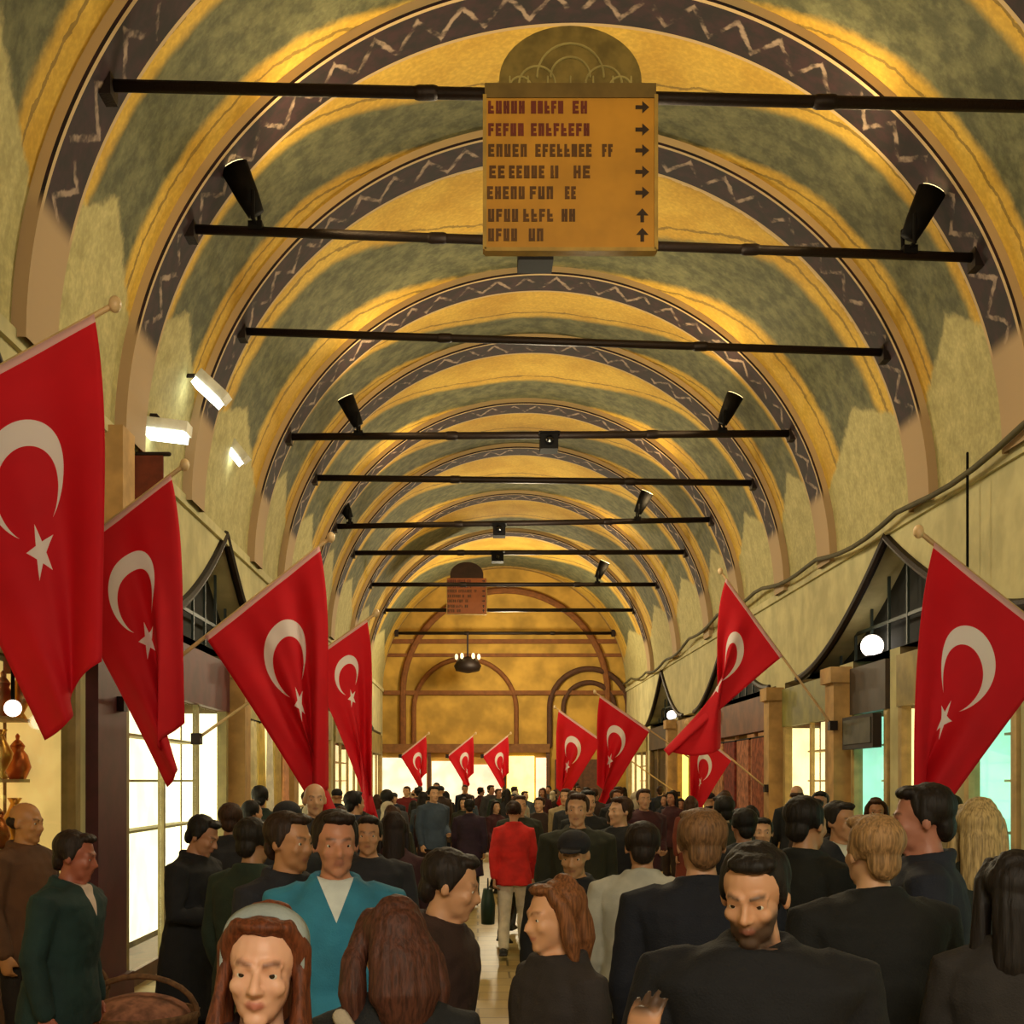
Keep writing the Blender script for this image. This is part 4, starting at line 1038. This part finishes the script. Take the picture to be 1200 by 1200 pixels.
o = mesh_obj('headband', P1v, f, cloth('#858d8a'), a, True)
g = G(); n = 20
for i in range(1):
    g.tube([(0.085 * math.cos(2 * math.pi * i / n), 0.015 + 0.085 * math.sin(2 * math.pi * i / n), 1.455 + 0.008 * math.sin(5 * i)) for i in range(n + 1)], 0.03, 10)
    g.tube([(0.05, -0.08, 1.44), (0.07, -0.13, 1.30), (0.06, -0.15, 1.12)], [0.03, 0.035, 0.03], 10, flat=0.5, up=(0, 1, 0))
g.build('scarf', cloth('#4a1a20'), a, True)

P2 = Pose(yaw=rad(15), pitch=rad(8), female=True)
a = person('brown_woman', P2, 'person with wide brown hair seen from behind, dark coat with a pale strap', 462, 1056, 484, rad(190), 'coat', '#101214', '#101114', 'wide', '#46261a', '#c49474', fine=True)
g = G(); g.tube([(0.15, 0.09, 1.44), (0.08, 0.152, 1.33), (-0.02, 0.162, 1.16), (-0.14, 0.14, 0.95)], 0.022, 8, flat=0.3, up=(0, 1, 0)); g.build('strap', cloth('#a99c86'), a, True)
P3 = Pose(yaw=rad(10), pitch=rad(10), lean=rad(6), broad=1.05)
person('brown_jacket', P3, 'person in a brown jacket turned to the open floor, face in profile', 502, 992, 357, rad(75), 'jacket', '#2e1a12', '#151314', 'short', '#1c130e', '#c08e68', fine=True)
P4 = Pose(yaw=rad(6), pitch=rad(4))
person('blue_man', P4, 'man in a turquoise blue jacket with white collar, facing the camera', 393, 948, 320, rad(8), 'jacket', '#2a7590', '#23242a', 'short', '#20150f', '#b67c5e', fine=True, shirt='#cfd6d2')
P5 = Pose(yaw=rad(5), pitch=rad(5))
person('std_a', P5, 'man in a dark slate jacket just left of the turquoise jacket', 338, 950, 290, rad(55), 'jacket', '#1c1d26', '#1a1a1e', 'short', '#2a1a10', '#b58058', fine=True)
person('std_a', P5, 'person in dark green coat behind the slate jacket, turned away', 297, 957, 240, rad(150), 'coat', '#1d2c20', '#181a18', 'short', '#1a130d', '#a87a56')
# black suit man reading something in his hands
P6 = Pose(yaw=rad(4), pitch=rad(22), lean=rad(3), armL=((0.25, -0.02, 1.13), (0.10, -0.26, 1.14), (-0.35, -0.9, 0.1), (0, 0.1, 1)), armR=((-0.25, -0.02, 1.13), (-0.08, -0.27, 1.12), (0.35, -0.9, 0.1), (0, 0.1, 1)), curl=0.45)
b6 = person('suit_man', P6, 'man in a long black coat by the white shop, looking down at his hands', 226, 953, 200, rad(72), 'coat', '#0e0f15', '#0c0d12', 'short', '#100c0a', '#a9785a', vox=0.008, fine=True)
# navy green jacket at the far left
P7 = Pose(yaw=rad(10), pitch=rad(6), lean=rad(5), broad=1.12)
person('left_man', P7, 'stout man in dark teal jacket at the brass shop, turned to the maroon pier', 74, 972, 258, rad(80), 'jacket', '#17302e', '#0f1220', 'short', '#241710', '#a05a44', fine=True, shirt='#d8c0b0')
person('std_a', P5, 'man in a brown jacket standing behind the teal jacket at the brass shop', 30, 938, 205, rad(70), 'jacket', '#5a3a22', '#241c18', 'bald', '#2a1a10', '#b8814f')
P10 = Pose(yaw=rad(-6), pitch=rad(6), female=True)
person('ginger', P10, 'woman with ginger bobbed hair in a dark taupe coat, in profile', 652, 1030, 388, rad(-62), 'coat', '#2a2321', '#151313', 'bob', '#6e4426', '#cf9a72', fine=True)
P11 = Pose(yaw=rad(-8), pitch=rad(16))
person('cap_man', P11, 'man in a dark cap and black jacket behind the ginger woman, looking down', 674, 972, 238, rad(-6), 'jacket', '#101113', '#141418', 'cap', '#1b1a20', '#b98a60', fine=True)
P12 = Pose(yaw=rad(10), lean=rad(4))
person('std_b', P12, 'person in a pale grey jacket behind the navy jacket', 752, 962, 255, rad(165), 'jacket', '#b4b3a6', '#26262b', 'short', '#20160f', '#b68662')
P13 = Pose(yaw=rad(-12), pitch=rad(14), lean=rad(3), broad=1.18, armR=((-0.31, -0.09, 1.13), (-0.25, -0.345, 1.265), (0.10, -0.10, 1.0), (0.35, 0.9, 0.1)), curl=0.42)
person('beard_man', P13, 'bearded man in a black jacket with one hand raised to his chest', 888, 984, 478, rad(-14), 'jacket', '#07080e', '#090a0e', 'short', '#15100d', '#c4926f', vox=0.006, fine=True, beard=True)
P14 = Pose(yaw=rad(8), broad=1.1)
person('navy_man', P14, 'light brown haired person in a navy jacket seen from behind, beside the bearded man', 822, 946, 335, rad(172), 'jacket', '#0a0f1c', '#0c0d10', 'short', '#6a4c30', '#c39270', fine=True)
person('navy_man', P14, 'broad sandy haired person in a black coat seen from behind', 1022, 953, 365, rad(186), 'coat', '#070909', '#08090b', 'short', '#8a6a44', '#c89a74', fine=True)
person('std_a', P5, 'dark haired man in black jacket above the bearded man, turned away', 945, 932, 260, rad(125), 'jacket', '#101411', '#121212', 'short', '#150f0b', '#b08058')
person('std_b', P12, 'man with white collar and black jacket before the aqua window', 980, 938, 195, rad(20), 'jacket', '#12131a', '#15151a', 'short', '#171009', '#b58560', shirt='#d9d4c4')
person('std_a', P5, 'tall dark haired man in navy jacket right below the large right flag', 1082, 917, 320, rad(-110), 'jacket', '#141a28', '#15161c', 'short', '#17100c', '#a8705a', fine=True)
person('std_f', Pose(female=True, yaw=rad(8)), 'blonde person in dark green coat near the right wall', 1146, 938, 296, rad(160), 'coat', '#1b2622', '#1a1c1c', 'long', '#a08a5c', '#cda27c', fine=True)
person('std_f', CACHE and Pose(female=True, yaw=rad(8)), 'dark haired woman in a grey brown coat at the right edge of the crowd', 1186, 1000, 420, rad(165), 'coat', '#262220', '#161312', 'long', '#18120f', '#bb8a66', fine=True)
PW = {'walk_a': Pose(stride=0.5, yaw=rad(4)), 'walk_b': Pose(stride=-0.55, yaw=rad(-6), female=True), 'walk_c': Pose(stride=0.7, yaw=rad(-10), broad=1.06), 'stand_c': Pose(yaw=rad(14), female=True),
      'stand_d': Pose(yaw=rad(-12), armL=((0.23, 0.06, 1.12), (0.16, -0.16, 1.02), (-0.5, -0.8, -0.2), (-0.3, 0.2, 1)), broad=1.05)}
person('walk_b', PW['walk_b'], 'person in a bright red jacket and white trousers walking on the open floor', 602, 938, 112, rad(176), 'jacket', '#c8231c', '#dcd2bc', 'bun', '#2a170f', '#c08f6a', scol='#23211c')
person('walk_a', PW['walk_a'], 'person in a dark purple coat beside the red jacket', 550, 936, 80, rad(180), 'coat', '#271428', '#14241c', 'short', '#15100c', '#b08058')
person('stand_c', PW['stand_c'], 'woman in a burgundy coat behind the brown jacket', 462, 953, 180, rad(170), 'coat', '#35161c', '#1a1719', 'long', '#20120d', '#bd8c66')
person('walk_c', PW['walk_c'], 'man in a charcoal jacket beside the turquoise jacket, facing the camera', 432, 955, 205, rad(12), 'jacket', '#23232a', '#1b1b20', 'short', '#1d140e', '#bd8a66')

# --- the rest of the crowd down the street
rnd = random.Random(11)
placed = [(o.location.x, o.location.y) for o in COL.objects if o.name.startswith('person')] + [(-1.75, 6.62), (-2.55, 7.9)]
COLS = [('black', '#101114'), ('charcoal', '#232326'), ('navy', '#141b2c'), ('dark brown', '#2e1d14'), ('burgundy', '#3c141b'), ('dark olive', '#26281a'), ('plum', '#2c1729'), ('dark grey', '#38373a'), ('dark green', '#16281f'), ('rust', '#6a2c1a'), ('beige', '#a08d6a'), ('grey blue', '#39485a'), ('dark red', '#6a1216')]
WGT = [9, 7, 6, 5, 5, 4, 4, 4, 3, 2, 1, 2, 2]
TR = [('black', '#121215'), ('navy', '#161c2c'), ('brown', '#33241a'), ('grey', '#45444a')]
HR = [('short black hair', 'short', '#120e0b'), ('short brown hair', 'short', '#352014'), ('long brown hair', 'long', '#38200f'), ('long dark hair', 'long', '#150f0c'), ('dark cap', 'cap', '#1b1b22'), ('pale headscarf', 'headscarf', '#a89c84'), ('a hair bun', 'bun', '#24150d'), ('balding head', 'bald', '#332014')]
HW = [9, 6, 4, 5, 2, 2, 3, 2]
used = set(); count = 0; tries = 0
while count < 92 and tries < 6000:
    tries += 1
    y = 7.2 + (rnd.random() ** 1.35) * 32.0
    x = rnd.uniform(XL + 0.62, XR - 0.62)
    pxx = VX + F * x / y
    if pxx < -40 or pxx > 1240: continue
    if 8.0 < y < 18.6 and abs(x - 0.02) < 0.36 + 0.012 * (18.6 - y): continue          # the open lane of floor
    if y < 8.5 and -0.6 < x < 0.45: continue
    if y < 17 and 145 < pxx < 268: continue                          # the glare behind the black coat stays clear
    if y < 10 and pxx < 130 and y < 8.2: continue
    if any((x - a) ** 2 + (y - b) ** 2 < (0.55 + 0.006 * y) ** 2 for a, b in placed): continue
    for _ in range(40):
        u = rnd.choices(range(len(COLS)), WGT)[0]; t_ = rnd.randrange(4); h = rnd.choices(range(len(HR)), HW)[0]; away = rnd.random() < 0.55; kind = rnd.choice(('jacket', 'coat'))
        key = (u, t_, h, away, kind)
        if key not in used: used.add(key); break
    fem = HR[h][1] in ('long', 'headscarf', 'bun')
    pk = rnd.choice(('walk_b', 'stand_c')) if fem else rnd.choice(('walk_a', 'walk_c', 'stand_d'))
    Hh = rnd.gauss(1.61, 0.05) if fem else rnd.gauss(1.72, 0.06); Hh = min(1.84, max(1.5, Hh))
    lab = 'person with %s, %s %s, %s trousers, walking %s' % (HR[h][0], COLS[u][0], kind, TR[t_][0], 'away' if away else 'this way')
    if pk.startswith('stand'): lab = lab.replace('walking away', 'standing turned away').replace('walking this way', 'standing facing this way')
    person(pk, PW[pk], lab, 0, 0, 1, (math.pi if away else 0) + rnd.gauss(0, 0.45), kind, COLS[u][1], TR[t_][1], HR[h][1], HR[h][2], rnd.choice(('#b98a68', '#c4956f', '#a8785a', '#cda07c')), H=Hh, loc=(x, y), group='crowd walking down the street')
    placed.append((x, y)); count += 1
print('crowd', count)

# --- things people hold
def on(b, p): return b.matrix_world @ Vector(p)
bpy.context.view_layer.update()
k = b6.scale[0]
p = b6.matrix_world @ P6.lean_(Vector((0.01, -0.36, 1.17)))
t = thing('notebook', 'small dark notebook in the hands of the man in the black coat', 'notebook', p, b6.rotation_euler.z)
Rn = Matrix.Rotation(rad(25), 3, 'X')
for nm_, (z0, z1, e), m in (('cover', (-0.010, 0.004, 0.0), mat('book_cover', '#171513', 0.6)), ('pages', (0.0045, 0.010, 0.006), mat('paper', '#cfc6b0', 0.8))):
    g = G().box(-0.07 + e, 0.07 - e, -0.10 + e, 0.10 - e, z0, z1); g.v = [Rn @ q for q in g.v]; g.build(nm_, m, t)
red = next(o for o in COL.objects if o.get('label', '').startswith('person in a bright red jacket'))
t = thing('shopping_bag', 'dark green shopping bag carried by the person in the red jacket', 'bag', (red.location.x - 0.27, red.location.y - 0.02, 0.36))
G().loft([(0, 0, 0, 0.07, 0.14), (0, 0, 0.2, 0.075, 0.15), (0, 0, 0.36, 0.05, 0.15)], 20).build('body', mat('bag_green', '#16301f', 0.6), t, True)
G().tube([(0, 0.09 * math.cos(math.pi * i / 10), 0.35 + 0.12 * math.sin(math.pi * i / 10)) for i in range(11)], 0.008, 6).build('handle', mat('bag_handle', '#141414', 0.6), t, True)
